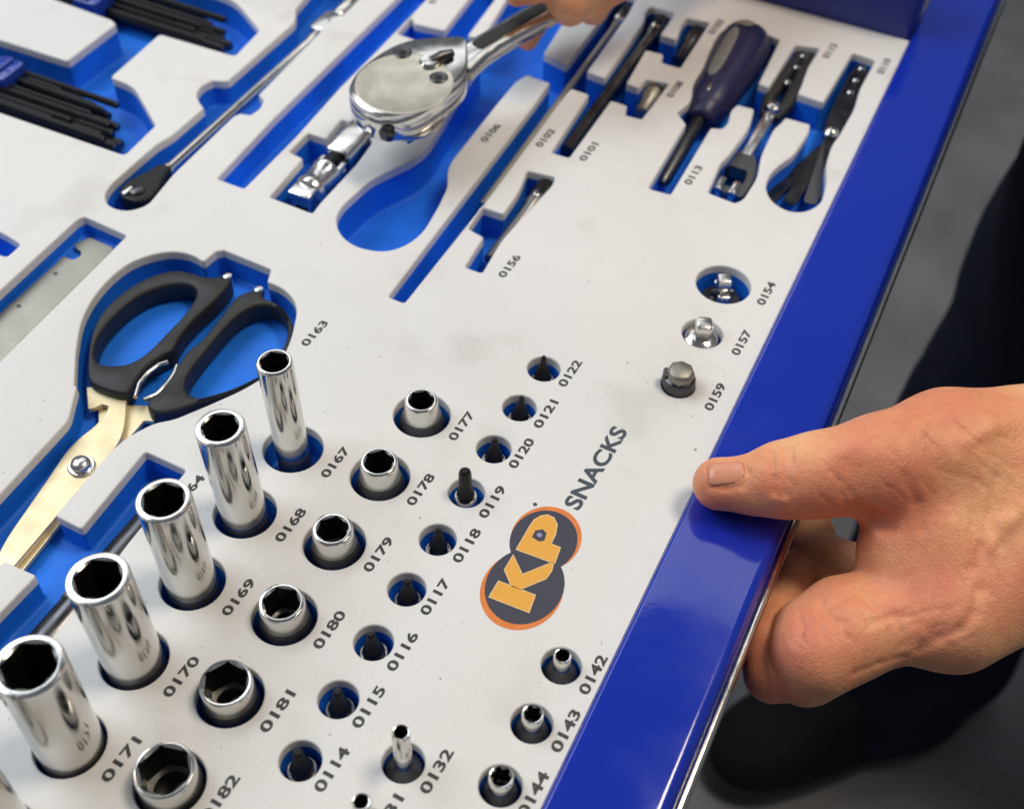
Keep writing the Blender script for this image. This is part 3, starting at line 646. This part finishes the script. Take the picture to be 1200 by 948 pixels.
g = G(); g.lathe([(3.4, Lr + 13), (4.2, Lr + 15), (4.2, Lr + 40)], 24, 'x'); g.build('handle_end', M['chrome'], t)

# ------------------------------------------------------------------ dark bar beside the tall sockets
a, b = at(196, 594, -6), at(-60, 888, -6)
t = thing('steel_bar', 'dark round steel bar in pocket behind the tall sockets', 'bar', tuple(a), None, axis_frame(a, b)); Lb = (b - a).length
g = G(); g.lathe([(5.2, 0), (6.2, 1), (6.2, Lb)], 32, 'x'); g.build('shaft', M['gun'], t)
g = G(); g.lathe([(6.1, 30), (6.6, 30.4), (6.6, 44), (6.1, 44.4)], 32, 'x'); g.build('collar', M['steel'], t)

# ------------------------------------------------------------------ swivel adapter
a, b = at(352, 238, -7), at(425, 157, -5)
t = thing('swivel_adapter', 'chrome swivel adapter with dark joint in short pocket under the ratchet head', 'adapter', tuple(a), None, axis_frame(a, b)); Lb = (b - a).length
g = G(); g.rbox(-5.2, 5.2, -5.2, 5.2, -1, 6.5, .8, .7, axis='x'); g.build('drive_square', M['satin'], t)
g = G(); g.lathe([(5.2, 5.8), (6.9, 6.6), (7.3, 8), (7.3, 9.4), (6.7, 10.2), (6.7, 19), (7.1, 19.6), (7.1, 21.5), (6.2, 22.2)], 36, 'x'); g.build('lower_body', M['satin'], t)
for s_ in (-1, 1):
    g = G(); g.rbox(21, 28, s_ * 5.0 - 1.3, s_ * 5.0 + 1.3, -3.4, 3.4, 1, .6); g.build('fork_arm', M['satin'], t)
g = G(); g.lathe([(2, 20.5), (4.4, 22), (5.6, 25), (5.0, 28.5), (3, 30.5)], 28, 'x'); g.build('joint_ball', M['black'], t)
g = G(); g.lathe([(1.4, -6.8), (1.7, -6.5), (1.7, 6.5), (1.4, 6.8)], 16, 'y', (25.0, 0, 0)); g.build('joint_pin', M['satin'], t)
g = G(); g.rbox(-6.6, 6.6, -6.4, 6.4, 29.5, Lb + 1, 3.0, 1.4, axis='x'); g.build('upper_body', M['satin'], t)

# ------------------------------------------------------------------ extension bars and drivers in the slots
def ext(name, label, pa, pb, za, zb_, r, m_, ball=None, end=None, cat='extension bar'):
    a, b = at(*pa, za), at(*pb, zb_)
    t = thing(name, label, cat, tuple(a), None, axis_frame(a, b)); L_ = (b - a).length
    g = G(); g.lathe([(r * .7, 0), (r, .6), (r, L_ - 8), (r * 1.3, L_ - 6.5), (r * 1.3, L_)], 24, 'x'); g.build('shaft', m_, t)
    if end: g = G(); g.lathe([(end * .8, L_ - 1), (end, L_), (end, L_ + 11), (end * .85, L_ + 12)], 28, 'x'); g.build('socket_end', M['gun'], t)
    if ball: g = G(); g.lathe([(.6, -ball), (ball * .75, -ball * .7), (ball, 0), (ball * .75, ball * .7), (.6, ball)], 18, 'x', (L_ - 2, 0, r * .6)); g.build('lock_ball', M['chrome'], t)
    return t, L_
ext('extension_bar', 'longest thin steel bar in slot between the ratchet pocket and number 0102', (566, 240), (726, 24), -6, -7, 1.7, M['steel'], 3.0, 3.6)
ext('extension_bar', 'dark steel bar in slot left of number 0101', (664, 178), (768, 36), -7, -7, 3.3, M['gun'], 3.0, 4.4)
ext('extension_bar', 'short dark bar with socket end in topmost small slot, left of the screwdriver', (795, 73), (813, 45), -7, -7, 3.2, M['gun'], 2.2, 4.2)
ext('extension_bar', 'stubby steel bar in small slot below the topmost one, left of the screwdriver', (751, 134), (766, 110), -7, -6, 3.4, M['steel'], 2.2, 4.4)
ext('extension_bar', 'short dull steel extension bar in pocket by number 0156', (574, 306), (630, 232), -6.5, -6, 2.8, M['dullshade'], 2.2, 4.0)

# ------------------------------------------------------------------ screwdriver
a, b = at(775, 216, -8), at(878, 44, -3)
t = thing('screwdriver', 'fat navy screwdriver with grey grip insert by number 0113', 'screwdriver', tuple(a), None, axis_frame(a, b)); Lb = (b - a).length
q = Lb / 100.0
g = G(); g.lathe([(1.6, 0), (3.2, 3), (3.2, Lb * .5)], 24, 'x'); g.build('shank', M['gun'], t)
x0 = Lb * .40
prof = [(5.0, x0), (6.6, x0 + 1.0), (6.9, x0 + 7), (8.6, x0 + 10), (10.4, x0 + 14), (11.0, x0 + 24), (12.0, x0 + 40), (13.0, x0 + 56), (13.6, x0 + 70), (13.4, x0 + 78), (12.0, x0 + 84), (9, x0 + 87.2), (2.0, x0 + 88.5)]
k_ = (Lb - x0) / 88.5; prof = [(r_, x0 + (x_ - x0) * k_) for r_, x_ in prof]
g = G(); n = 72; R_ = []
for r_, x_ in prof:
    fl = .055 if r_ > 9.5 else 0.0
    R_.append([(x_, r_ * (1 - fl * max(0, math.cos(6 * (2 * math.pi * i / n + .5)))) * math.cos(2 * math.pi * i / n), .92 * r_ * (1 - fl * max(0, math.cos(6 * (2 * math.pi * i / n + .5)))) * math.sin(2 * math.pi * i / n)) for i in range(n)])
g.loft(R_); hd = g.build('handle', M['navy'], t, 60)
def inset(xa, xb, w, ang, name, m_, lift=.5):
    """a raised pad lying on the handle surface"""
    g = G(); cols = []; NU, NV = 16, 8
    def rad(x):
        for (r1, x1), (r2, x2) in zip(prof, prof[1:]):
            if x1 <= x <= x2: return r1 + (r2 - r1) * (x - x1) / (x2 - x1 + 1e-9)
        return prof[-1][0]
    for i in range(NU + 1):
        u = i / NU; ww = w * math.sqrt(max(0.0, 1 - (2 * abs(u - .5)) ** 3.2)) + .01; x_ = xa + (xb - xa) * u; row = []
        for j in range(NV + 1):
            s_ = (j / NV - .5) * 2; an = ang + s_ * ww / rad(x_); h_ = rad(x_) + lift * (1 - s_ ** 6)
            row.append((x_, h_ * math.cos(an), .92 * h_ * math.sin(an)))
        cols.append(g.ring(row))
    for i in range(NU):
        for j in range(NV): g.f.append((cols[i][j], cols[i + 1][j], cols[i + 1][j + 1], cols[i][j + 1]))
    return g.build(name, m_, hd, 60)
inset(x0 + 26 * k_, x0 + 74 * k_, 3.6, math.radians(70), 'grip_insert', M['greygrip'])
inset(x0 + 76 * k_, x0 + 86 * k_, 4.6, math.radians(80), 'end_insert', M['greygrip'])
inset(x0 + 13 * k_, x0 + 18 * k_, .8, math.radians(84), 'size_mark', M['satin'], .25)

# ------------------------------------------------------------------ hinged gripping tool by number 0112
a, b = at(851, 226, -10), at(945, 66, -7)
t = thing('hinged_puller', 'dark hinged tool with shiny rivets and square chrome claw by number 0112', 'hand tool', tuple(a), None, axis_frame(a, b)); Lb = (b - a).length
g = G()
outer = [(-4, -8), (10, -9), (20, -6.5), (26, -3), (26, 3), (20, 6.5), (10, 9), (-4, 8)]; hole = [(0, -5), (9, -5.6), (14, -4), (14, 4), (9, 5.6), (0, 5)]
o_, h_ = ccw(fillet(outer, 1.5, 3)), ccw(fillet(hole, 1, 3))
for poly in (o_, h_): g.loft([[(p[0], p[1], z) for p in poly] for z in (-2.5, 3.5)], False, False)
for z in (-2.5, 3.5):
    v, tt = fill([o_, h_]); ids = g.ring([(x_, y_, z) for x_, y_ in v]); g.f += [tuple(ids[k] for k in q_) for q_ in tt]
g.build('square_claw', M['dullshade'], t, 30)
for y_ in (-3.4, 3.2):
    g = G(); g.rbox(-5, 4, y_ - 1.8, y_ + 1.8, -1, 5, 1, .7); g.build('claw_tooth', M['chrome'], t)
g = G(); g.rbox(24, Lb * .55, -2.6, 2.6, -1.5, 3.6, 1, .6); g.build('link_bar', M['satin'], t)
g = G(); g.lathe([(3.6, 3.4), (3.8, 4.6), (3.0, 6.2), (1.2, 7.0)], 24, 'z', (Lb * .53, 0, 0)); g.build('pivot_screw', M['chrome'], t)
for s_ in (-1, 1):
    g = G(); g.tube([(Lb * .5, s_ * 2.5, 1), (Lb * .62, s_ * 4.6, 2), (Lb * .75, s_ * 3.8, 2), (Lb * .9, s_ * 2.4, 2), (Lb * 1.0, s_ * 2.0, 2)], [2.4, 3.4, 3.2, 2.8, 2.2], 14); g.build('grip_arm', M['plastic'], t)
for x_ in (.72, .84, .93, 1.0):
    g = G(); g.lathe([(1.7, 3.8), (1.7, 5.0), (.8, 5.9)], 16, 'z', (Lb * x_, 0, 0)); g.build('rivet', M['chrome'], t)

# ------------------------------------------------------------------ feeler tool by number 0110
a, b = at(937, 240, -11), at(1008, 88, -8)
t = thing('feeler_gauge', 'fan of dark steel leaves with riveted handle in bulb shaped pocket by number 0110', 'hand tool', tuple(a), None, axis_frame(a, b)); Lb = (b - a).length
for k, an in enumerate((-15, -5, 5, 13)):
    g = G(); ca, sa = math.cos(math.radians(an)), math.sin(math.radians(an)); px0 = Lb * .46
    def rt(x_, y_): return (px0 + (x_ - px0) * ca - y_ * sa, (x_ - px0) * sa + y_ * ca)
    g.prism([rt(-4 + 2 * k, -2.2), rt(-2 + 2 * k, -3.0), rt(px0 - 6, -2.4), rt(px0 + 6, -2.2), rt(px0 + 6, 2.2), rt(px0 - 6, 2.4), rt(-2 + 2 * k, 3.0), rt(-4 + 2 * k, 2.2)], -1.5 + k * 1.4, -.5 + k * 1.4, .2)
    g.build('leaf', [M['gun'], M['gun'], M['dullshade'], M['gun']][k], t, 25)
g = G(); g.lathe([(3.3, 3.6), (3.5, 5.2), (2.4, 6.6), (1.0, 7.1)], 24, 'z', (Lb * .46, 0, 0)); g.build('pivot_screw', M['chrome'], t)
g = G(); g.prism(chaikin([(Lb * .44, -4), (Lb * .6, -5.0), (Lb * .8, -5.0), (Lb * 1.02, -3.8), (Lb * 1.04, 3.8), (Lb * .8, 5.0), (Lb * .6, 5.0), (Lb * .44, 4)], 2), -2.5, 4.2, 1.2); g.build('handle_case', M['gun'], t)
for x_ in (.78, .88, .98):
    g = G(); g.lathe([(1.6, 4.0), (1.6, 5.0), (.8, 5.8)], 16, 'z', (Lb * x_, 0, 0)); g.build('rivet', M['chrome'], t)

# ------------------------------------------------------------------ the big ratchet held over its pocket
a, b = at(478, 100, 34), at(700, -30, 40)
RM = axis_frame(a, b)
t = thing('large_ratchet', 'large polished chrome ratchet with black grip held above its empty pocket', 'ratchet', tuple(a), None, RM); Lb = (b - a).length
def rl(lst):
    out = []
    for x_, y_ in lst:
        z_ = 34.0
        for _ in range(4):                      # point of the ratchet's own top plane
            p_ = RM.transposed() @ (at(x_, y_, z_) - a); z_ -= p_.z
        out.append((p_.x, p_.y))
    return out
ol = ccw(chaikin(rl([(406, 108), (411, 92), (424, 77), (444, 62), (466, 50), (490, 44), (520, 42), (546, 41), (549, 52), (549, 78), (538, 92), (515, 110), (490, 126), (466, 135), (441, 135), (420, 126)]), 2))
g = G(); lv = [(6, -15.5), (2.2, -14.8), (.5, -13.4), (0, -11.5), (0, -5), (.25, -4.2), (.8, -3.7), (.3, -3.2), (.25, -1.2), (.7, -.3), (1.4, 0)]
rings = [[(p[0], p[1], z_) for p in offset(ol, -i_)] for i_, z_ in lv]; g.loft(rings); hd = g.build('head', M['chrome'], t, 35)
cc = rl([(474, 98)])[0]
g = G(); g.lathe([(20.2, -.2), (20.2, .2), (19.7, .4), (19.2, .26), (6, .24)], 64, 'z', (cc[0], cc[1], 0)); cv = g.build('cover_plate', M['cover'], hd)
for q_ in rl([(472, 63), (514, 92)]):
    g = G(); g.lathe([(3.9, -.2), (3.9, .55), (3.4, .8), (2.4, .6)], 28, 'z', (*q_, 0)); sw = g.build('cover_screw', M['gun'], hd)
    g = G(); g.lathe([(1.7, .5), (1.7, .75), (.4, .7)], 6, 'z', (*q_, 0)); g.build('hex_recess', M['black'], sw)
q_ = rl([(503, 75)])[0]
g = G(); g.lathe([(4.2, -.2), (4.2, 1.2), (3.4, 2.0), (1, 2.2)], 28, 'z', (*q_, 0)); lvp = g.build('reverse_lever', M['chrome'], hd)
p_, r_ = rl([(505, 75)])[0], rl([(531, 66)])[0]
g = G(); g.tube([(*p_, 1.2), ((p_[0] + r_[0]) / 2, (p_[1] + r_[1]) / 2, 1.8), (*r_, 1.6)], [2.0, 2.3, 1.6], 14); g.build('lever_tab', M['gun'], lvp)
q_ = rl([(451, 139)])[0]
g = G(); g.lathe([(3.4, -1.5), (3.4, .3), (2.6, .9), (.5, 1.1)], 24, 'x'); o_ = g.build('release_button', M['gun'], hd); o_.location = Vector((q_[0], q_[1], -8)) * S; o_.rotation_euler.z = math.atan2(q_[1], q_[0])
g = G(); g.lathe([(12, -18.5), (14.5, -17.8), (16, -15.8), (16, -15.0)], 48, 'z', (cc[0], cc[1], 0)); g.build('drive_boss', M['chrome'], hd)
g = G(); g.rbox(cc[0] - 6.2, cc[0] + 6.2, cc[1] - 6.2, cc[1] + 6.2, -25, -17.5, 1, .9); g.build('drive_square', M['satin'], hd)
g = G(); lr = []; nk = rl([(548, 60)])[0][0]
for x_, wy, hz, zc in ((nk - 6, 9.5, 4.0, -5.2), (nk - 1, 8.2, 4.2, -5.0), (nk + 6, 7.0, 4.2, -4.6), (nk + 14, 6.6, 4.2, -4.4), (Lb * .6, 6.8, 4.2, -4.4), (Lb + 60, 7.0, 4.4, -4.4)):
    lr.append([(x_, wy * math.copysign(abs(math.cos(an)) ** .6, math.cos(an)), zc + hz * math.copysign(abs(math.sin(an)) ** .6, math.sin(an))) for an in [2 * math.pi * k / 48 for k in range(48)]])
g.loft(lr); hn = g.build('handle', M['chrome'], t, 40)
g = G(); g.rbox(nk + 5, Lb + 55, -3.4, 3.2, -3.6, .12, 1.6, .5); g.build('grip_inlay', M['grip'], hn)

# ------------------------------------------------------------------ people: hands grown as one surface from tapered limbs
def surface(prims, cuts, lo, hi, h):
    lo, hi = np.array(lo, float), np.array(hi, float)
    n = np.ceil((hi - lo) / h).astype(int) + 1
    ax = [(lo[i] + h * np.arange(n[i])).astype(np.float32) for i in range(3)]
    D = np.full(tuple(n), 1e3, np.float32)
    def win(A_, B_, rad):                       # only the grid cells near a limb are touched
        sl = []
        for i in range(3):
            a0, a1 = min(A_[i], B_[i]) - rad, max(A_[i], B_[i]) + rad
            sl.append(slice(int(np.clip((a0 - lo[i]) // h, 0, n[i])), int(np.clip((a1 - lo[i]) // h + 2, 0, n[i]))))
        sl = tuple(sl); return sl, ax[0][sl[0]][:, None, None], ax[1][sl[1]][None, :, None], ax[2][sl[2]][None, None, :]
    for A_, B_, ra, rb, k in prims:
        sl, X, Y, Z = win(A_, B_, max(ra, rb) + k + 6)
        if 0 in D[sl].shape: continue
        D[sl] = smin(D[sl], rcone(X, Y, Z, A_, B_, ra, rb), k)
    for A_, B_, r_, dp in cuts:
        sl, X, Y, Z = win(A_, B_, r_ * 4)
        if 0 in D[sl].shape: continue
        d = rcone(X, Y, Z, A_, B_, 0, 0); D[sl] += dp * np.exp(-d ** 2 / (r_ * r_))
    # naive surface nets
    ins = D < 0
    c = np.zeros(tuple(n - 1), np.int8)
    for i in (0, 1):
        for j in (0, 1):
            for k in (0, 1): c += ins[i:n[0] - 1 + i, j:n[1] - 1 + j, k:n[2] - 1 + k]
    act = (c > 0) & (c < 8); idx = -np.ones(c.shape, np.int64); cells = np.argwhere(act); idx[act] = np.arange(len(cells))
    acc = np.zeros((len(cells), 3)); cnt = np.zeros(len(cells))
    corners = [(i, j, k) for i in (0, 1) for j in (0, 1) for k in (0, 1)]
    for p in corners:
        for q in corners:
            if sum(abs(a - b) for a, b in zip(p, q)) != 1 or p > q: continue
            P0, P1 = cells + p, cells + q
            d0 = D[P0[:, 0], P0[:, 1], P0[:, 2]]; d1 = D[P1[:, 0], P1[:, 1], P1[:, 2]]; x = (d0 < 0) != (d1 < 0)
            t_ = np.where(x, d0 / np.where(x, d0 - d1, 1), 0)[:, None]
            acc += np.where(x[:, None], P0 + (P1 - P0) * t_, 0); cnt += x
    V = lo + h * acc / cnt[:, None]
    F_ = []
    for axn in range(3):
        u, w = [(1, 2), (2, 0), (0, 1)][axn]
        sl0 = [slice(None)] * 3; sl1 = [slice(None)] * 3; sl0[axn] = slice(0, -1); sl1[axn] = slice(1, None)
        e = ins[tuple(sl0)] != ins[tuple(sl1)]; pos = np.argwhere(e); flip = ins[tuple(sl0)][e]
        ok = (pos[:, u] > 0) & (pos[:, w] > 0) & (pos[:, u] < n[u] - 1) & (pos[:, w] < n[w] - 1); pos, flip = pos[ok], flip[ok]
        du, dw = np.zeros(3, int), np.zeros(3, int); du[u] = 1; dw[w] = 1
        q = [pos - du - dw, pos - dw, pos, pos - du]
        quad = np.stack([idx[r[:, 0], r[:, 1], r[:, 2]] for r in q], 1)
        quad[~flip] = quad[~flip][:, ::-1]; F_.append(quad)
    F_ = np.concatenate(F_); F_ = F_[(F_ >= 0).all(1)]
    return V, F_
def smin(a, b, k):
    h_ = np.clip(k - np.abs(a - b), 0, None) / k
    return np.minimum(a, b) - h_ * h_ * h_ * k / 6
def rcone(X, Y, Z, a, b, ra, rb):
    ba = [b[i] - a[i] for i in range(3)]; l2 = sum(x * x for x in ba) + 1e-9
    px_, py_, pz_ = X - a[0], Y - a[1], Z - a[2]
    t_ = np.clip((px_ * ba[0] + py_ * ba[1] + pz_ * ba[2]) / l2, 0, 1)
    return np.sqrt((px_ - ba[0] * t_) ** 2 + (py_ - ba[1] * t_) ** 2 + (pz_ - ba[2] * t_) ** 2) - (ra + (rb - ra) * t_)
def chain(pts, k):
    P_ = [(tuple(at(x, y, z)), r) for x, y, z, r in pts]
    return [(a_[0], b_[0], a_[1], b_[1], k) for a_, b_ in zip(P_, P_[1:])]
def skin_mesh(V, F_, name, parent, org, flush=()):
    me = bpy.data.meshes.new(name); me.from_pydata([tuple((v - np.array(org)) * S) for v in V], [], [tuple(int(k) for k in f) for f in F_])
    me.materials.append(M['skin']); me.polygons.foreach_set('use_smooth', [True] * len(me.polygons)); me.update()
    w = np.full(len(V), .05)
    for c_, r_, k_ in flush: w = np.maximum(w, k_ * np.exp(-((V - np.array(c_)) ** 2).sum(1) / (r_ * r_)))
    me.attributes.new('flush', 'FLOAT', 'POINT').data.foreach_set('value', w.astype(np.float32))
    o = link(bpy.data.objects.new(name, me), parent)
    md = o.modifiers.new('smooth', 'SMOOTH'); md.factor = .5; md.iterations = 1
    return o

PO2 = at(1030, 640, -20)
p1 = thing('person', 'person in navy trousers whose hand grips the blue rail, thumb on top', 'person', tuple(PO2))
thumb = chain([(843, 567, 11.4, 8.6), (884, 568, 13.0, 9.2), (912, 563, 15.5, 11.7), (935, 560, 16.8, 12.3), (960, 556, 18, 13.4), (1035, 545, 20, 16.5), (1110, 533, 16, 21.5), (1200, 532, 12, 22.5), (1330, 520, 8, 26), (1560, 500, 8, 32)], 4.5)
palm = chain([(1052, 655, -1, 12.0), (1088, 640, 0, 18), (1150, 610, 0, 22), (1210, 600, 2, 26), (1350, 590, 2, 28), (1560, 575, 2, 34)], 16)
hyp = chain([(1048, 728, -8, 12.2), (1112, 718, -8, 17), (1160, 680, -6, 20), (1205, 650, -3, 21), (1350, 640, 0, 24)], 14)
ringf = chain([(1055, 728, -8, 12.5), (992, 745, -10, 14.2), (958, 764, -12, 13.8), (944, 782, -20, 11.4), (922, 780, -32, 9.5), (905, 760, -38, 8)], 5)
little = chain([(1050, 705, -10, 12), (985, 720, -12, 11.5), (948, 740, -14, 11)], 6)
tipf = chain([(925, 690, -32, 8.0), (908, 722, -25, 8.6), (900, 755, -22, 9.2), (905, 790, -24, 9.0), (930, 790, -30, 9.0)], 1.0)
index = chain([(1058, 695, -18, 9.5), (1005, 668, -32, 9.0), (960, 652, -42, 9.0), (948, 626, -44, 8.6), (940, 590, -44, 8.2)], 3)
middle = chain([(1052, 708, -22, 9.5), (990, 690, -38, 9.0), (934, 676, -46, 9.0), (922, 700, -40, 8.6), (908, 724, -34, 8.0)], 3)
ALLH = thumb + palm + hyp + ringf + little + index + middle + tipf
def surf_hit(px_, py_, prims):
    o_ = CAM; v_ = (at(px_, py_, 0) - CAM).normalized(); s_ = 250.0
    for _ in range(80):
        q_ = o_ + v_ * s_; D = np.array([1e3], np.float32)
        for A_, B_, ra, rb, k in prims: D = smin(D, rcone(np.array([q_.x]), np.array([q_.y]), np.array([q_.z]), A_, B_, ra, rb), k)
        if D[0] < .02 or s_ > 620: break
        s_ += float(D[0]) * .9
    return o_ + v_ * s_
def T3(x, y, z): return tuple(at(x, y, z))
cuts = []
def crease(pts, r_, dp):
    P_ = [tuple(surf_hit(x, y, ALLH)) for x, y in pts]
    for a_, b_ in zip(P_, P_[1:]): cuts.append((a_, b_, r_, dp))
crease([(905, 531), (904, 545), (907, 560), (908, 578)], 1.15, 1.5)
crease([(919, 527), (917, 545), (920, 562), (920, 580)], 1.15, 1.5)
crease([(926, 526), (925, 540), (921, 552)], 1.15, 1.5)
crease([(1000, 597), (1010, 600), (1022, 606), (1038, 616)], 2.4, 3.2)
crease([(1016, 600), (1030, 600), (1044, 606)], 1.1, .6)
crease([(1006, 688), (1012, 699), (1024, 712)], 1.2, 1.0)
crease([(962, 705), (966, 718), (978, 728), (990, 730)], 1.2, .9)
crease([(936, 720), (940, 735), (936, 748)], 1.0, .7)
crease([(1003, 692), (985, 702), (968, 712)], 1.5, 1.1)
crease([(1020, 730), (1045, 722), (1066, 722)], 1.3, .7)
crease([(1000, 790), (1030, 778), (1060, 770)], 1.2, .5)
crease([(1060, 560), (1075, 590), (1080, 620)], 1.8, .5)
crease([(1090, 480), (1110, 500), (1150, 520)], 1.6, .35)
crease([(1168, 560), (1160, 600), (1172, 640)], 1.4, .55)
crease([(868, 540), (876, 553), (872, 570)], 1.0, .5)
crease([(832, 571), (850, 573), (868, 570)], .9, .5)
crease([(1030, 470), (1080, 500), (1120, 540)], 2.4, -.6)
crease([(1078, 762), (1100, 748), (1125, 738), (1142, 720)], 1.6, .9)
crease([(1150, 640), (1142, 665), (1148, 690), (1142, 715)], 1.6, .8)
crease([(1090, 742), (1104, 735)], 1.0, .5)
crease([(1200, 596), (1180, 612), (1160, 640)], 2.6, -.9)
crease([(1130, 520), (1160, 500), (1200, 490)], 3.0, -.7)
crease([(985, 530), (1000, 520), (1012, 530)], 4.0, -.8)
rw = random.Random(11)
for cx_, cy_, ex, ey, an0, cnt, ln_ in ((915, 552, 16, 26, 88, 12, 16), (1030, 545, 70, 40, 60, 16, 20), (1120, 520, 60, 50, 40, 14, 22), (1120, 650, 60, 60, 75, 16, 20), (1010, 740, 50, 26, 70, 14, 14), (1095, 735, 40, 22, 150, 12, 18), (955, 735, 25, 22, 60, 8, 12)):
    for _ in range(cnt):
        x_, y_ = cx_ + rw.uniform(-ex, ex), cy_ + rw.uniform(-ey, ey); an_ = math.radians(an0 + rw.uniform(-22, 22)); l_ = ln_ * rw.uniform(.5, 1)
        crease([(x_ - math.cos(an_) * l_, y_ - math.sin(an_) * l_), (x_ + rw.uniform(-2, 2), y_ + rw.uniform(-2, 2)), (x_ + math.cos(an_) * l_, y_ + math.sin(an_) * l_)], .75, .20)
V, F_ = surface(ALLH, cuts, (60, -78, -60), (215, 110, 52), 0.6)
FL = [(surf_hit(x, y, ALLH), r_, w_) for x, y, r_, w_ in ((838, 590, 12, .5), (915, 590, 14, .45), (1000, 530, 14, .35), (1095, 735, 20, .6), (930, 745, 18, .5), (900, 790, 16, .55), (965, 720, 14, .35), (1000, 760, 16, .4), (1040, 600, 12, .45), (1180, 690, 16, .5), (895, 540, 6, .25))]
hand = skin_mesh(V, F_, 'body', p1, PO2, FL)
# nail
g = G(); rows = []; NU, NV = 12, 10
for i in range(NU + 1):
    u = i / NU; row = []
    for j in range(NV + 1):
        s_ = (j / NV - .5) * 2
        hw = 14.8 * (1 - .10 * u) * (1 - max(0, (u - .72) / .28) ** 2 * .35) * (1 - max(0, (.16 - u) / .16) ** 2 * .3)
        q_ = surf_hit(829 + 43 * u, 555.5 - 3.5 * u + s_ * hw, thumb); n_ = (CAM - q_).normalized()
        lift = .24 - .34 * abs(s_) ** 3 - .34 * max(0, (u - .7) / .3) ** 2
        row.append(tuple(q_ + n_ * lift - PO2))
    rows.append(g.ring(row))
for i in range(NU):
    for j in range(NV): g.f.append((rows[i][j], rows[i + 1][j], rows[i + 1][j + 1], rows[i][j + 1]))
nl = g.build('thumb_nail', M['nail'], p1, 60); md = nl.modifiers.new('thick', 'SOLIDIFY'); md.thickness = .0005; md.offset = -1

# trousers and shoes
def leg(pts, name, seed):
    rnd = random.Random(seed); g = G(); n = 48; R_ = []; ph = [rnd.uniform(0, 6.28) for _ in range(8)]
    P_ = [Vector(p[:3]) for p in pts]; m_ = 60
    for i in range(m_ + 1):
        u = i / m_ * (len(P_) - 1); k = min(int(u), len(P_) - 2); f_ = u - k
        c_ = P_[k].lerp(P_[k + 1], f_); rx = pts[k][3] * (1 - f_) + pts[k + 1][3] * f_; ry = pts[k][4] * (1 - f_) + pts[k + 1][4] * f_; ring = []
        for j in range(n):
            an = 2 * math.pi * j / n
            w_ = 1 + .06 * math.sin(3 * an + 9 * i / m_ + ph[0]) + .03 * math.sin(2 * an - 22 * i / m_ + ph[1]) + .022 * math.sin(5 * an + 37 * i / m_ + ph[2])
            ring.append((c_.x + rx * w_ * math.cos(an) - PO2.x, c_.y + ry * w_ * math.sin(an) - PO2.y, c_.z - PO2.z))
        R_.append(ring)
    g.loft(R_); return g.build(name, M['trouser'], p1, 80)
leg([(222, 430, -720, 84, 95), (226, 432, -480, 82, 92), (232, 440, -250, 92, 104), (245, 450, 60, 104, 118)], 'trouser_leg', 1)
leg([(470, 440, -720, 84, 95), (462, 440, -480, 82, 92), (446, 445, -250, 92, 104), (425, 450, 60, 104, 118)], 'trouser_leg', 2)
def shoe(cx, cy, an):
    ol = chaikin([(-150, -38), (-60, -46), (60, -52), (120, -46), (150, -20), (152, 15), (125, 42), (60, 50), (-60, 46), (-150, 38), (-162, 0)], 2)
    ca, sa = math.cos(an), math.sin(an)
    tr_ = lambda p, s_: (cx + s_ * (p[0] * ca - p[1] * sa) - PO2.x, cy + s_ * (p[0] * sa + p[1] * ca) - PO2.y)
    g = G(); g.loft([[(*tr_(p, s_), z - PO2.z) for p in ol] for s_, z in ((.97, -749), (1.0, -744), (1.0, -728), (.98, -725))]); g.build('sole', M['sole'], p1, 40)
    g = G(); g.loft([[(*tr_((p[0] if z < -700 else p[0] * (1 - (z + 700) / 110) - 30 * (z + 700) / 60, p[1]), s_), z - PO2.z) for p in ol] for s_, z in ((.955, -726), (.95, -712), (.90, -698), (.80, -685), (.68, -668), (.62, -640))]); g.build('shoe_upper', M['shoe'], p1, 70)
shoe(200, 372, math.radians(228)); shoe(452, 380, math.radians(250))

# second hand, on the ratchet handle
PO3 = at(690, -20, 40)
p2 = thing('person', 'bare fingers reaching in from the top edge, curled around the ratchet handle', 'person', tuple(PO3))
f1 = chain([(618, 47, 14, 5.0), (624, 32, 16, 5.6), (640, 6, 20, 6.6), (690, -30, 34, 9)], 3)
f2 = chain([(668, 8, 38, 8.6), (664, -2, 46, 8.8), (700, -26, 50, 10.5), (750, -60, 50, 12)], 3)
f3 = chain([(695, 10, 32, 7.4), (694, 0, 40, 7.8), (722, -24, 46, 9.5), (765, -60, 50, 12)], 3)
f4 = chain([(606, -6, 48, 5.2), (626, -16, 52, 6.8), (680, -44, 56, 10), (750, -80, 54, 14)], 4)
pm = chain([(720, -70, 52, 20), (800, -110, 54, 24), (900, -180, 60, 28), (1100, -330, 80, 30)], 14)
V, F_ = surface(f1 + f2 + f3 + f4 + pm, [], (-120, 140, 2), (40, 400, 110), 1.2)
skin_mesh(V, F_, 'body', p2, PO3)
